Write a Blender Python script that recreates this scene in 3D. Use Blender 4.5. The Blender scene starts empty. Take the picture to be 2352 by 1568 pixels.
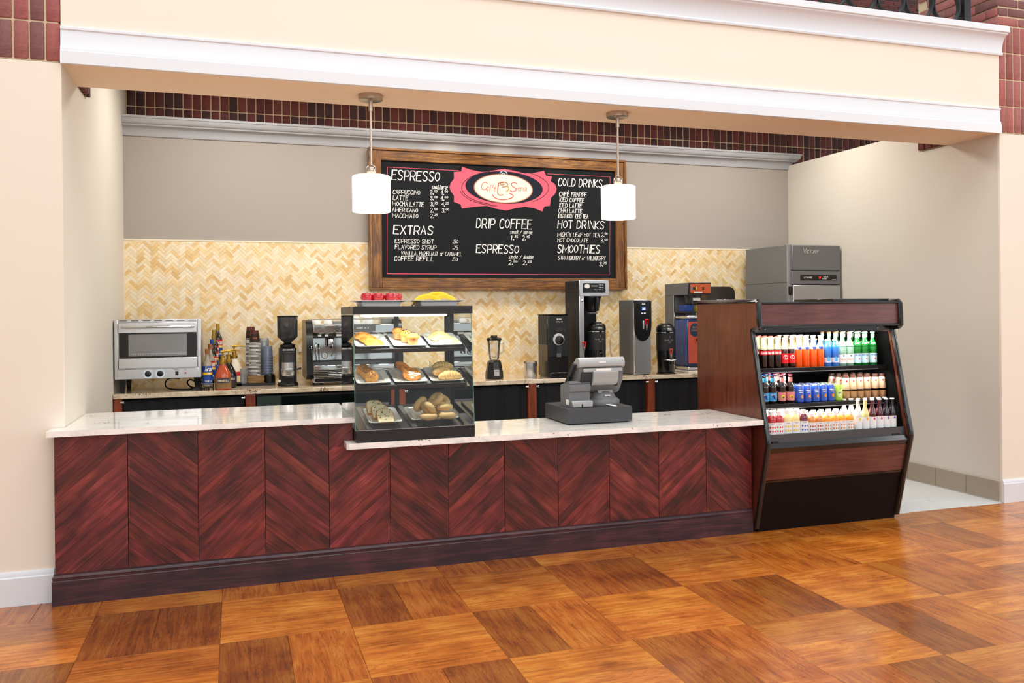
import bpy, math, random
from mathutils import Matrix, Vector
random.seed(7)
S = bpy.context.scene
COL = S.collection
PI = math.pi
# ---------------------------------------------------------------- camera
YAW, ROLL, FPX, PYC = -0.3187, -0.0093, 1932.9, 715.68
CAM = Vector((0.9397, -5.0332, 1.55))
_f = Vector((-math.sin(YAW), math.cos(YAW), 0)); _r = Vector((math.cos(YAW), math.sin(YAW), 0)); _u = Vector((0, 0, 1))
R3 = math.cos(ROLL)*_r + math.sin(ROLL)*_u; U3 = -math.sin(ROLL)*_r + math.cos(ROLL)*_u
cd = bpy.data.cameras.new('camera'); cam = bpy.data.objects.new('camera', cd); COL.objects.link(cam)
cd.sensor_width = 36; cd.lens = FPX/2352*36; cd.shift_y = (PYC-784)/2352; cd.clip_start = 0.05
cam.matrix_world = Matrix(((R3.x, U3.x, -_f.x, CAM.x), (R3.y, U3.y, -_f.y, CAM.y), (R3.z, U3.z, -_f.z, CAM.z), (0, 0, 0, 1)))
S.camera = cam
# ---------------------------------------------------------------- view, world, lights
S.view_settings.view_transform = 'Standard'; S.view_settings.look = 'None'
S.view_settings.exposure = 0.0; S.view_settings.gamma = 1; S.view_settings.use_curve_mapping = False
S.cycles.max_bounces = 10; S.cycles.transparent_max_bounces = 24; S.cycles.caustics_reflective = False; S.cycles.caustics_refractive = False
W = bpy.data.worlds.new('world'); S.world = W; W.use_nodes = True
bg = W.node_tree.nodes['Background']; bg.inputs[0].default_value = (0.97, 0.985, 1.0, 1); bg.inputs[1].default_value = 0.78
def area(name, loc, target, sx, sy, power, col=(1, 1, 1)):
    l = bpy.data.lights.new(name, 'AREA'); l.shape = 'RECTANGLE'; l.size = sx; l.size_y = sy; l.energy = power; l.color = col
    o = bpy.data.objects.new(name, l); COL.objects.link(o); o.location = loc
    o.rotation_euler = (Vector(target)-Vector(loc)).to_track_quat('-Z', 'Y').to_euler(); return o
area('skylight_lamp', (2.4, -9.5, 5.2), (3.2, 0.0, 1.5), 10, 5, 300, (1, 0.985, 0.965))
area('skylight_lamp', (2.6, -3.2, 8.5), (2.6, -1.2, 0), 8, 4, 300, (1, 0.99, 0.97))
area('atrium_window_lamp', (13.0, -4.5, 3.4), (5.0, -1.0, 0.4), 4, 4.5, 190, (0.97, 0.985, 1.0))
for k, lx in enumerate((1.0, 2.6, 4.3, 5.8)):
    area('niche_ceiling_lamp', (lx, 1.75, 3.55), (lx, 1.9, 0), 0.9, 0.5, 24, (1, 0.95, 0.88))
for lx in (2.86, 3.42, 3.98):   # small spots that graze the menu board
    l = bpy.data.lights.new('menu_spot_lamp', 'SPOT'); l.energy = 70; l.spot_size = 0.2; l.spot_blend = 0.8; l.color = (1, 0.86, 0.6); l.shadow_soft_size = 0.03
    o = bpy.data.objects.new('menu_spot_lamp', l); COL.objects.link(o); o.location = (lx, .75, 2.88)
    o.rotation_euler = (Vector((lx, 2.7, 3.02))-o.location).to_track_quat('-Z', 'Y').to_euler()

def WX(px, y, z=None):   # world x seen in photo column px at depth y (design helper for placing real geometry)
    a = (px-1176)/FPX
    d = _f + a*R3
    return CAM.x + d.x*(y-CAM.y)/d.y
def WZ(px, py, y):
    d = _f + (px-1176)/FPX*R3 - (py-PYC)/FPX*U3
    return CAM.z + d.z*(y-CAM.y)/d.y
# ---------------------------------------------------------------- mesh builder
class MB:
    def __init__(s): s.v = []; s.f = []; s.mi = []; s.M = None; s.cur = 0
    def add(s, vs, fs, mi=None):
        n = len(s.v); m = s.cur if mi is None else mi
        if s.M is not None: vs = [tuple(s.M @ Vector(p)) for p in vs]
        s.v.extend(vs)
        for f in fs: s.f.append([i+n for i in f]); s.mi.append(m)
        return s
    def box(s, x0, x1, y0, y1, z0, z1, b=0.0, mi=None):
        b = min(b, (x1-x0)*.45, (y1-y0)*.45, (z1-z0)*.45)
        if b <= 0:
            vs = [(x, y, z) for x in (x0, x1) for y in (y0, y1) for z in (z0, z1)]
            return s.add(vs, [(0, 1, 3, 2), (4, 6, 7, 5), (0, 4, 5, 1), (2, 3, 7, 6), (0, 2, 6, 4), (1, 5, 7, 3)], mi)
        vs = []; ix = {}
        X = (x0, x1); Y = (y0, y1); Z = (z0, z1)
        for i in (0, 1):
            for j in (0, 1):
                for k in (0, 1):
                    sx, sy, sz = (b, -b)[i], (b, -b)[j], (b, -b)[k]
                    ix[i, j, k] = len(vs)
                    vs += [(X[i], Y[j]+sy, Z[k]+sz), (X[i]+sx, Y[j], Z[k]+sz), (X[i]+sx, Y[j]+sy, Z[k])]
        fs = []
        def q(c, a): return ix[c]+a
        for i in (0, 1):
            fs.append([q((i, j, k), 0) for j, k in ((0, 0), (0, 1), (1, 1), (1, 0))][::(1 if i == 0 else -1)])
            fs.append([q((j, i, k), 1) for j, k in ((0, 0), (1, 0), (1, 1), (0, 1))][::(1 if i == 0 else -1)])
            fs.append([q((j, k, i), 2) for j, k in ((0, 0), (0, 1), (1, 1), (1, 0))][::(1 if i == 0 else -1)])
        for a in (0, 1):
            for c in (0, 1):
                fl = (a == c)
                e = [q((0, a, c), 1), q((1, a, c), 1), q((1, a, c), 2), q((0, a, c), 2)]; fs.append(e[::-1] if fl else e)
                e = [q((a, 0, c), 0), q((a, 1, c), 0), q((a, 1, c), 2), q((a, 0, c), 2)]; fs.append(e if fl else e[::-1])
                e = [q((a, c, 0), 0), q((a, c, 1), 0), q((a, c, 1), 1), q((a, c, 0), 1)]; fs.append(e[::-1] if fl else e)
        for i in (0, 1):
            for j in (0, 1):
                for k in (0, 1):
                    n = ix[i, j, k]; t = [n, n+1, n+2]; fs.append(t if (i+j+k) % 2 else t[::-1])
        return s.add(vs, fs, mi)
    def cbox(s, cx, cy, cz, w, d, h, b=0.0, mi=None):
        return s.box(cx-w/2, cx+w/2, cy-d/2, cy+d/2, cz-h/2, cz+h/2, b, mi)
    def prism(s, pts, ax, a, b, mi=None):
        n = len(pts)
        def P(p, t): return {'x': (t, p[0], p[1]), 'y': (p[0], t, p[1]), 'z': (p[0], p[1], t)}[ax]
        vs = [P(p, a) for p in pts]+[P(p, b) for p in pts]
        fs = [list(range(n))[::-1], list(range(n, 2*n))]+[[i, (i+1) % n, n+(i+1) % n, n+i] for i in range(n)]
        ar = sum(pts[i][0]*pts[(i+1) % n][1]-pts[(i+1) % n][0]*pts[i][1] for i in range(n))
        flip = (ar < 0) ^ (ax == 'y') ^ (b < a)
        if flip: fs = [f[::-1] for f in fs]
        return s.add(vs, fs, mi)
    def lathe(s, prof, n=16, c=(0, 0, 0), ax='z', mi=None, a0=0.0, a1=2*PI):
        full = abs(a1-a0-2*PI) < 1e-6; m = n if full else n+1
        vs = []; fs = []
        for (r, h) in prof:
            for i in range(m):
                t = a0+(a1-a0)*i/n; x, y = r*math.cos(t), r*math.sin(t)
                p = {'z': (x, y, h), 'x': (h, x, y), 'y': (y, h, x)}[ax]
                vs.append((p[0]+c[0], p[1]+c[1], p[2]+c[2]))
        for j in range(len(prof)-1):
            for i in range(n):
                k = (i+1) % m; fs.append([j*m+i, j*m+k, (j+1)*m+k, (j+1)*m+i])
        if full and tuple(prof[0]) != tuple(prof[-1]):
            if prof[0][0] > 1e-6: fs.append(list(range(m))[::-1])
            if prof[-1][0] > 1e-6: fs.append([(len(prof)-1)*m+i for i in range(m)])
        return s.add(vs, fs, mi)
    def tube(s, pts, r, n=8, mi=None, closed=False):
        pts = [Vector(p) for p in pts]; N = len(pts); vs = []; fs = []
        rr = r if isinstance(r, (list, tuple)) else [r]*N
        prev = None
        for i in range(N):
            if closed: t = pts[(i+1) % N]-pts[i-1]
            else: t = pts[min(i+1, N-1)]-pts[max(i-1, 0)]
            t.normalize()
            if prev is None: a = t.orthogonal().normalized()
            else:
                a = prev-t*prev.dot(t); a = a.normalized() if a.length > 1e-6 else t.orthogonal().normalized()
            prev = a; b = t.cross(a)
            for k in range(n):
                q = 2*PI*k/n; vs.append(tuple(pts[i]+(a*math.cos(q)+b*math.sin(q))*rr[i]))
        for i in range(N if closed else N-1):
            for k in range(n):
                j = (i+1) % N; fs.append([i*n+k, i*n+(k+1) % n, j*n+(k+1) % n, j*n+k])
        if not closed: fs.append(list(range(n))[::-1]); fs.append([(N-1)*n+k for k in range(n)])
        return s.add(vs, fs, mi)
    def blob(s, c, r, nu=12, nv=8, amp=0.0, seed=0, mi=None, flat=None):
        rx, ry, rz = r if isinstance(r, (list, tuple)) else (r, r, r); rd = random.Random(seed); vs = []; fs = []
        for j in range(nv+1):
            th = PI*j/nv
            for i in range(nu):
                ph = 2*PI*i/nu; k = 1+amp*(rd.random()*2-1) if 0 < j < nv else 1
                z = -math.cos(th)*rz*k
                if flat is not None: z = max(z, flat)
                vs.append((c[0]+math.sin(th)*math.cos(ph)*rx*k, c[1]+math.sin(th)*math.sin(ph)*ry*k, c[2]+z))
        for j in range(nv):
            for i in range(nu):
                k = (i+1) % nu; fs.append([j*nu+i, j*nu+k, (j+1)*nu+k, (j+1)*nu+i])
        return s.add(vs, fs, mi)
    def grid(s, fn, nu, nv, mi=None, flip=False, closed=False):
        vs = [fn(i/nu, j/nv) for j in range(nv+1) for i in range(nu+1)]; fs = []
        for j in range(nv):
            for i in range(nu):
                a = j*(nu+1)+i; q = [a, a+1, a+nu+2, a+nu+1]; fs.append(q[::-1] if flip else q)
        return s.add(vs, fs, mi)
def mesh_of(name, mb, mats, sharp=38):
    me = bpy.data.meshes.new(name); me.from_pydata(mb.v, [], mb.f)
    mats = mats if isinstance(mats, (list, tuple)) else [mats]
    for m in mats: me.materials.append(m)
    if len(mats) > 1: me.polygons.foreach_set('material_index', mb.mi)
    me.polygons.foreach_set('use_smooth', [True]*len(me.polygons)); me.update()
    me.set_sharp_from_angle(angle=math.radians(sharp))
    a = me.color_attributes.new('tint', 'FLOAT_COLOR', 'CORNER')
    n = len(me.loops); a.data.foreach_set('color', [1.0]*(4*n))
    return me
def part(name, mb, mats, parent=None, loc=None, rot=None, label=None, kind=None, color=None, sharp=38):
    me = mb if isinstance(mb, bpy.types.Mesh) else mesh_of(name, mb, mats, sharp)
    o = bpy.data.objects.new(name, me); COL.objects.link(o)
    if parent is not None: o.parent = parent
    if loc is not None: o.location = loc
    if rot is not None: o.rotation_euler = rot
    if label: o['label'] = label
    if kind: o['kind'] = kind
    if color: o.color = (*color, 1)
    return o
def tag(o, label, cat, group=None):
    o['label'] = label; o['category'] = cat
    if group: o['group'] = group
    return o
def thing(name, label, cat, loc=(0, 0, 0), rz=0.0, group=None, rx=0.0):
    o = bpy.data.objects.new(name, None); COL.objects.link(o); o.empty_display_size = .05
    o.location = loc; o.rotation_euler = (rx, 0, rz); return tag(o, label, cat, group)
def dup(root, loc, rz=0.0, label=None, group=None, rx=None):
    def cp(o, par):
        c = o.copy(); COL.objects.link(c); c.parent = par
        for k in ('label', 'group', 'category'):
            pass
        for ch in KIDS(o): cp(ch, c)
        return c
    r = cp(root, None); r.location = loc; r.rotation_euler = (root.rotation_euler[0] if rx is None else rx, 0, rz)
    if label: r['label'] = label
    if group: r['group'] = group
    return r
def KIDS(o): return [c for c in list(COL.objects) if c.parent == o]
def struct(name, mb, mats, parent=None, sharp=38):
    return part(name, mb, mats, parent, kind='structure' if parent is None else None, sharp=sharp)
# ---------------------------------------------------------------- materials
def srgb(h):
    h = h.lstrip('#'); c = [int(h[i:i+2], 16)/255 for i in (0, 2, 4)]
    return tuple(x/12.92 if x <= .04045 else ((x+.055)/1.055)**2.4 for x in c)
def nt(name):
    m = bpy.data.materials.new(name); m.use_nodes = True; t = m.node_tree; return m, t, t.nodes['Principled BSDF']
def N(t, ty, **kw):
    n = t.nodes.new(ty)
    for k, v in kw.items():
        if isinstance(k, str) and hasattr(n, k): setattr(n, k, v)
    return n
MC = {}
def mat(name, col, rough=.5, metal=0.0, var=.06, vs=18, bump=0.0, bs=60, coat=0.0, trans=0.0, ior=1.45, emit=0.0, spec=None, alpha=None, stretch=None):
    if name in MC: return MC[name]
    c = srgb(col) if isinstance(col, str) else col
    m, t, b = nt(name); L = t.links.new
    tc = N(t, 'ShaderNodeTexCoord'); src = tc.outputs['Object']
    if stretch:
        mp = N(t, 'ShaderNodeMapping'); mp.inputs['Scale'].default_value = stretch; L(src, mp.inputs[0]); src = mp.outputs[0]
    no = N(t, 'ShaderNodeTexNoise'); no.inputs['Scale'].default_value = vs; no.inputs['Detail'].default_value = 4; L(src, no.inputs['Vector'])
    mx = N(t, 'ShaderNodeMix'); mx.data_type = 'RGBA'
    mx.inputs[6].default_value = tuple(max(0, x*(1-var)) for x in c)+(1,); mx.inputs[7].default_value = tuple(min(1, x*(1+var)) for x in c)+(1,)
    L(no.outputs['Fac'], mx.inputs[0]); L(mx.outputs[2], b.inputs['Base Color'])
    b.inputs['Roughness'].default_value = rough; b.inputs['Metallic'].default_value = metal; b.inputs['IOR'].default_value = ior
    if coat: b.inputs['Coat Weight'].default_value = coat; b.inputs['Coat Roughness'].default_value = .12
    if trans: b.inputs['Transmission Weight'].default_value = trans
    if spec is not None: b.inputs['Specular IOR Level'].default_value = spec
    if emit: L(mx.outputs[2], b.inputs['Emission Color']); b.inputs['Emission Strength'].default_value = emit
    if bump:
        n2 = N(t, 'ShaderNodeTexNoise'); n2.inputs['Scale'].default_value = bs; n2.inputs['Detail'].default_value = 5; L(src, n2.inputs['Vector'])
        bp = N(t, 'ShaderNodeBump'); bp.inputs['Strength'].default_value = bump; bp.inputs['Distance'].default_value = .004; L(n2.outputs['Fac'], bp.inputs['Height']); L(bp.outputs[0], b.inputs['Normal'])
    MC[name] = m; return m
def glass(name, col='#ffffff', rough=.02, thin=.12, op=.0):
    # see-through pane or bottle wall: transparent body with a reflecting surface
    if name in MC: return MC[name]
    m, t, b = nt(name); L = t.links.new; c = srgb(col)
    tr = N(t, 'ShaderNodeBsdfTransparent'); tr.inputs[0].default_value = (*c, 1)
    gl = N(t, 'ShaderNodeBsdfGlossy'); gl.inputs['Roughness'].default_value = rough
    fr = N(t, 'ShaderNodeFresnel'); fr.inputs[0].default_value = 1.5
    mu = N(t, 'ShaderNodeMath'); mu.operation = 'MULTIPLY'; mu.inputs[1].default_value = 1.0; L(fr.outputs[0], mu.inputs[0])
    nz = N(t, 'ShaderNodeTexNoise'); nz.inputs['Scale'].default_value = 3
    ad = N(t, 'ShaderNodeMath'); ad.operation = 'MULTIPLY_ADD'; ad.inputs[1].default_value = .01; L(nz.outputs[0], ad.inputs[0]); L(mu.outputs[0], ad.inputs[2])
    mx = N(t, 'ShaderNodeMixShader'); L(ad.outputs[0], mx.inputs[0]); L(tr.outputs[0], mx.inputs[1]); L(gl.outputs[0], mx.inputs[2])
    out = t.nodes['Material Output']
    if op:
        b.inputs['Base Color'].default_value = (*c, 1); b.inputs['Roughness'].default_value = .15
        m2 = N(t, 'ShaderNodeMixShader'); m2.inputs[0].default_value = op; L(mx.outputs[0], m2.inputs[1]); L(b.outputs[0], m2.inputs[2]); L(m2.outputs[0], out.inputs[0])
    else: L(mx.outputs[0], out.inputs[0])
    MC[name] = m; return m
def ramp(t, fac, stops):
    r = N(t, 'ShaderNodeValToRGB'); e = r.color_ramp.elements
    while len(e) < len(stops): e.new(.5)
    for i, (p, c) in enumerate(stops): e[i].position = p; e[i].color = (*(srgb(c) if isinstance(c, str) else c), 1)
    t.links.new(fac, r.inputs[0]); return r.outputs[0]
def wood(name, stops, grain=1.0, rough=.35, coat=0.0, tint=True, blot=.5, bump=.15, axis='x', ring=9.0, sc=1.0, vein=0.0):
    if name in MC: return MC[name]
    m, t, b = nt(name); L = t.links.new
    tc = N(t, 'ShaderNodeTexCoord'); oi = N(t, 'ShaderNodeObjectInfo')
    ad = N(t, 'ShaderNodeVectorMath'); ad.operation = 'ADD'
    rn = N(t, 'ShaderNodeMath'); rn.operation = 'MULTIPLY'; rn.inputs[1].default_value = 37.0; L(oi.outputs['Random'], rn.inputs[0])
    cb = N(t, 'ShaderNodeCombineXYZ'); L(rn.outputs[0], cb.inputs[0]); L(rn.outputs[0], cb.inputs[1]); L(rn.outputs[0], cb.inputs[2])
    L(tc.outputs['Object'], ad.inputs[0]); L(cb.outputs[0], ad.inputs[1])
    mp = N(t, 'ShaderNodeMapping'); s = {'x': (1.2, 14, 14), 'y': (14, 1.2, 14), 'z': (14, 14, 1.2)}[axis]; mp.inputs['Scale'].default_value = tuple(q*sc for q in s); L(ad.outputs[0], mp.inputs[0])
    n1 = N(t, 'ShaderNodeTexNoise'); n1.inputs['Scale'].default_value = 1.0; n1.inputs['Detail'].default_value = 3; n1.inputs['Distortion'].default_value = .6; L(mp.outputs[0], n1.inputs['Vector'])
    mr = N(t, 'ShaderNodeMath'); mr.operation = 'MULTIPLY'; mr.inputs[1].default_value = ring; L(n1.outputs['Fac'], mr.inputs[0])
    fr = N(t, 'ShaderNodeMath'); fr.operation = 'PINGPONG'; fr.inputs[1].default_value = 1.0; L(mr.outputs[0], fr.inputs[0])
    mp2 = N(t, 'ShaderNodeMapping'); s2 = {'x': (6, 160, 160), 'y': (160, 6, 160), 'z': (160, 160, 6)}[axis]; mp2.inputs['Scale'].default_value = tuple(q*sc for q in s2); L(ad.outputs[0], mp2.inputs[0])
    n2 = N(t, 'ShaderNodeTexNoise'); n2.inputs['Scale'].default_value = 1.0; n2.inputs['Detail'].default_value = 4; L(mp2.outputs[0], n2.inputs['Vector'])
    n3 = N(t, 'ShaderNodeTexNoise'); n3.inputs['Scale'].default_value = 4.5*sc; n3.inputs['Detail'].default_value = 3; L(ad.outputs[0], n3.inputs['Vector'])
    a1 = N(t, 'ShaderNodeMath'); a1.operation = 'MULTIPLY_ADD'; a1.inputs[1].default_value = .28*grain; L(fr.outputs[0], a1.inputs[0])
    a2 = N(t, 'ShaderNodeMath'); a2.operation = 'MULTIPLY_ADD'; a2.inputs[1].default_value = .55*grain; L(n2.outputs['Fac'], a2.inputs[0])
    a3 = N(t, 'ShaderNodeMath'); a3.operation = 'MULTIPLY_ADD'; a3.inputs[1].default_value = blot*2; a3.inputs[2].default_value = .5-blot-.42*grain; L(n3.outputs['Fac'], a3.inputs[0])
    L(a3.outputs[0], a2.inputs[2]); L(a2.outputs[0], a1.inputs[2])
    col = ramp(t, a1.outputs[0], stops)
    if vein:
        mp3 = N(t, 'ShaderNodeMapping'); s3 = {'x': (1.5, 9, 9), 'y': (9, 1.5, 9), 'z': (9, 9, 1.5)}[axis]; mp3.inputs['Scale'].default_value = s3; L(ad.outputs[0], mp3.inputs[0])
        n5 = N(t, 'ShaderNodeTexNoise'); n5.inputs['Scale'].default_value = 1.0; n5.inputs['Detail'].default_value = 5; n5.inputs['Roughness'].default_value = .55; n5.inputs['Distortion'].default_value = .9; L(mp3.outputs[0], n5.inputs['Vector'])
        m5 = N(t, 'ShaderNodeMath'); m5.operation = 'MULTIPLY'; m5.inputs[1].default_value = 24; L(n5.outputs['Fac'], m5.inputs[0])
        f5 = N(t, 'ShaderNodeMath'); f5.operation = 'PINGPONG'; f5.inputs[1].default_value = 1.0; L(m5.outputs[0], f5.inputs[0])
        r5 = N(t, 'ShaderNodeMapRange'); r5.inputs[1].default_value = .0; r5.inputs[2].default_value = .3; r5.inputs[3].default_value = 1-vein; r5.inputs[4].default_value = 1; L(f5.outputs[0], r5.inputs[0])
        m6 = N(t, 'ShaderNodeVectorMath'); m6.operation = 'SCALE'; L(col, m6.inputs[0]); L(r5.outputs[0], m6.inputs[3]); col = m6.outputs[0]
    if tint:
        mu = N(t, 'ShaderNodeMix'); mu.data_type = 'RGBA'; mu.blend_type = 'MULTIPLY'; mu.inputs[0].default_value = 1; L(col, mu.inputs[6]); L(oi.outputs['Color'], mu.inputs[7]); col = mu.outputs[2]
    L(col, b.inputs['Base Color']); b.inputs['Roughness'].default_value = rough
    if coat: b.inputs['Coat Weight'].default_value = coat; b.inputs['Coat Roughness'].default_value = .08
    if bump:
        bp = N(t, 'ShaderNodeBump'); bp.inputs['Strength'].default_value = bump; bp.inputs['Distance'].default_value = .002; L(a1.outputs[0], bp.inputs['Height']); L(bp.outputs[0], b.inputs['Normal'])
    MC[name] = m; return m
def pieces(name, base, rough=.6, var=.2, vs=40, bump=.5, bs=90, coat=0):
    # one tone per piece: object colour x tint attribute x fine noise
    if name in MC: return MC[name]
    m = mat(name, base, rough, var=var, vs=vs, bump=bump, bs=bs, coat=coat); t = m.node_tree; L = t.links.new; b = t.nodes['Principled BSDF']
    src = b.inputs['Base Color'].links[0].from_socket
    oi = N(t, 'ShaderNodeObjectInfo'); at = N(t, 'ShaderNodeAttribute'); at.attribute_name = 'tint'
    for q in (oi.outputs['Color'], at.outputs['Color']):
        mu = N(t, 'ShaderNodeMix'); mu.data_type = 'RGBA'; mu.blend_type = 'MULTIPLY'; mu.inputs[0].default_value = 1; L(src, mu.inputs[6]); L(q, mu.inputs[7]); src = mu.outputs[2]
    L(src, b.inputs['Base Color']); return m
def granite(name, base, spots, vein, rough=.12, sc=1.0, amt=.5):
    if name in MC: return MC[name]
    m, t, b = nt(name); L = t.links.new; tc = N(t, 'ShaderNodeTexCoord')
    mp = N(t, 'ShaderNodeMapping'); mp.inputs['Scale'].default_value = (1, 3.2, 1.5); L(tc.outputs['Object'], mp.inputs[0])
    n1 = N(t, 'ShaderNodeTexNoise'); n1.inputs['Scale'].default_value = 5*sc; n1.inputs['Detail'].default_value = 8; n1.inputs['Roughness'].default_value = .72; L(mp.outputs[0], n1.inputs['Vector'])
    c1 = ramp(t, n1.outputs['Fac'], [(.38, vein), (.52, base), (1, base)])
    v = N(t, 'ShaderNodeTexNoise'); v.inputs['Scale'].default_value = 70*sc; v.inputs['Detail'].default_value = 2; L(tc.outputs['Object'], v.inputs['Vector'])
    n4 = N(t, 'ShaderNodeTexNoise'); n4.inputs['Scale'].default_value = 7*sc; n4.inputs['Detail'].default_value = 2; L(tc.outputs['Object'], n4.inputs['Vector'])
    th = N(t, 'ShaderNodeMath'); th.operation = 'MULTIPLY'; L(v.outputs['Fac'], th.inputs[0]); L(n4.outputs['Fac'], th.inputs[1])
    k = ramp(t, th.outputs[0], [(.30+.1*(1-amt), (0, 0, 0)), (.36+.1*(1-amt), (1, 1, 1)), (1, (1, 1, 1))])
    mx = N(t, 'ShaderNodeMix'); mx.data_type = 'RGBA'; L(k, mx.inputs[0]); L(c1, mx.inputs[6]); mx.inputs[7].default_value = (*srgb(spots), 1)
    L(mx.outputs[2], b.inputs['Base Color']); b.inputs['Roughness'].default_value = rough; b.inputs['Coat Weight'].default_value = .4; b.inputs['Coat Roughness'].default_value = .04
    MC[name] = m; return m
# ---------------------------------------------------------------- stroke lettering (baseline y=2, capitals to 9, small letters to 7)
G = {'A':'02 29 42|15 35','B':'02 09 39 48 46 35 05|35 44 43 32 02','C':'~48 39 19 06 04 12 32 43','D':'02 09 29 47 44 22 02','E':'49 09 02 42|06 36','F':'49 09 02|06 36','G':'~48 39 19 06 04 12 32 44 45 25','H':'02 09|42 49|06 46','I':'12 19','J':'~39 33 22 12 03','K':'02 09|49 05 42','L':'09 02 42','M':'02 09 34 69 62','N':'02 09 42 49','O':'~29 07 04 22 44 47 29','P':'02 09 39 48 46 35 05','Q':'~29 07 04 22 44 47 29|23 42','R':'02 09 39 48 46 35 05|25 42','S':'~48 39 19 08 16 35 44 32 12 03','T':'09 49|29 22','U':'~09 03 12 32 43 49','V':'09 22 49','W':'09 12 38 52 69','X':'02 49|09 42','Y':'09 25 49|25 22','Z':'09 49 02 42',
'a':'~37 17 05 03 12 22 37|37 33 42','b':'09 02|~05 17 37 35 33 22 02','c':'~37 27 07 04 12 32','d':'~35 17 05 03 12 33|39 32','e':'~05 35 37 17 04 12 32','f':'~39 29 18 12|06 26','g':'~37 17 05 04 13 33|~37 31 20 00','h':'09 02|~05 17 36 32','i':'07 02|09 08','j':'~17 11 00|19 18','k':'09 02|37 04 32','l':'09 02','m':'07 02|~05 17 26 22|~25 37 46 42','n':'07 02|~05 17 36 32','o':'~17 05 03 12 33 35 17','p':'07 00|~06 27 36 34 23 03','q':'~37 17 05 04 13 33|37 30','r':'07 02|~05 17 37','s':'~37 17 06 24 33 12 02','t':'19 12 22|07 27','u':'~07 03 12 33 37|37 32','v':'07 12 37','w':'07 12 26 32 47','x':'07 32|02 37','y':'07 13|37 00','z':'07 37 02 32',
'0':'~29 07 04 22 44 47 29','1':'08 19 12','2':'~08 19 39 47 35 02|02 42','3':'~08 29 48 36 16|~16 45 43 22 03','4':'39 05 45|39 32','5':'49 09 06|~06 36 44 32 02','6':'~39 07 04 12 32 44 35 05','7':'09 49 12','8':'~26 08 29 48 26 03 22 43 26','9':'~45 15 07 19 39 47 42 22','.':'02 12 13 03 02','/':'01 49','-':'05 35',',':'13 12 00',"'":'19 17','&':'~42 07 19 28 04 12 23 45','*':'25 36|25 16|25 24'}
def strokes(txt):
    out = []; x = 0.0
    for ch in txt:
        if ch == ' ': x += 3.4; continue
        acc = ch == 'É'
        g = G['E' if acc else ch]+('|2: 3;' if acc else '')
        w = 0
        for pl in g.split('|'):
            if pl == '2: 3;': pl2 = [(2, 10), (3.2, 11.5)]; sm = False
            else:
                sm = pl.startswith('~'); pl2 = [(int(a[0]), int(a[1])) for a in pl.lstrip('~').split()]
            w = max(w, max(p[0] for p in pl2))
            if sm:
                cl = pl2[0] == pl2[-1] and len(pl2) > 3
                for _ in range(2):
                    if cl:
                        q = pl2[:-1]; r = []
                        for i in range(len(q)):
                            a, b = q[i], q[(i+1) % len(q)]; r += [(a[0]*.75+b[0]*.25, a[1]*.75+b[1]*.25), (a[0]*.25+b[0]*.75, a[1]*.25+b[1]*.75)]
                        pl2 = r+[r[0]]
                    else:
                        r = [pl2[0]]
                        for a, b in zip(pl2, pl2[1:]): r += [(a[0]*.75+b[0]*.25, a[1]*.75+b[1]*.25), (a[0]*.25+b[0]*.75, a[1]*.25+b[1]*.75)]
                        pl2 = r+[pl2[-1]]
            out.append([(p[0]+x, p[1]-2) for p in pl2])
        x += w+1.5
    return out, max(x-1.5, .1)
def text(mb, txt, fn, w, h, thick=.13, slant=.12, jit=0.0, seed=1, mi=None, align='c'):
    """strokes fitted in a w x h box, mapped to 3-D by fn(u,v)"""
    pls, tw = strokes(txt); rd = random.Random(seed); sx = w/tw; sy = h/7.0; th = thick*h
    for pl in pls:
        jx, jy = (rd.random()-.5)*jit, (rd.random()-.5)*jit
        P = [((p[0]+jx)*sx+(p[1]+jy)*sy*slant, (p[1]+jy)*sy) for p in pl]
        if align == 'c': P = [(a-w/2, b-h/2) for a, b in P]
        ribbon(mb, P, th, fn, mi)
LIFT = [0]
def ribbon(mb, P, th, fn, mi=None):
    L = []; Rr = []; n = len(P)
    for i, p in enumerate(P):
        a = P[max(i-1, 0)]; b = P[min(i+1, n-1)]
        if i == 0 or i == n-1: pass
        dx, dy = b[0]-a[0], b[1]-a[1]; l = math.hypot(dx, dy) or 1; dx /= l; dy /= l
        k = th/2
        if 0 < i < n-1:
            d1 = (p[0]-a[0], p[1]-a[1]); l1 = math.hypot(*d1) or 1; c = abs((d1[0]*dx+d1[1]*dy)/l1); k = k/max(c, .55)
        ex = -dx*th*.35 if i == 0 else (dx*th*.35 if i == n-1 else 0); ey = -dy*th*.35 if i == 0 else (dy*th*.35 if i == n-1 else 0)
        L.append(fn(p[0]+ex-dy*k, p[1]+ey+dx*k)); Rr.append(fn(p[0]+ex+dy*k, p[1]+ey-dx*k))
    p0 = Vector(fn(*P[0])); nn = (Vector(fn(P[0][0]+1e-3, P[0][1]))-p0).cross(Vector(fn(P[0][0], P[0][1]+1e-3))-p0).normalized()
    LIFT[0] = (LIFT[0]+1) % 7; nn = nn*(.00005+.00009*LIFT[0])   # overlapping strokes lie on top of one another like paint
    vs = [tuple(Vector(p)+nn) for p in L+Rr]; fs = [[i, n+i, n+i+1, i+1] for i in range(n-1)]
    mb.add(vs, fs, mi)
def oval(mb, cx, cy, rx, ry, fn, n=28, mi=None):
    vs = [fn(cx, cy)]+[fn(cx+rx*math.cos(2*PI*i/n), cy+ry*math.sin(2*PI*i/n)) for i in range(n)]
    mb.add(vs, [[0, 1+i, 1+(i+1) % n] for i in range(n)], mi)
def sm(pts, k=3):
    for _ in range(k):
        r = [pts[0]]
        for a, b in zip(pts, pts[1:]): r += [tuple(p*.75+q*.25 for p, q in zip(a, b)), tuple(p*.25+q*.75 for p, q in zip(a, b))]
        pts = r+[pts[-1]]
    return pts
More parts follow.
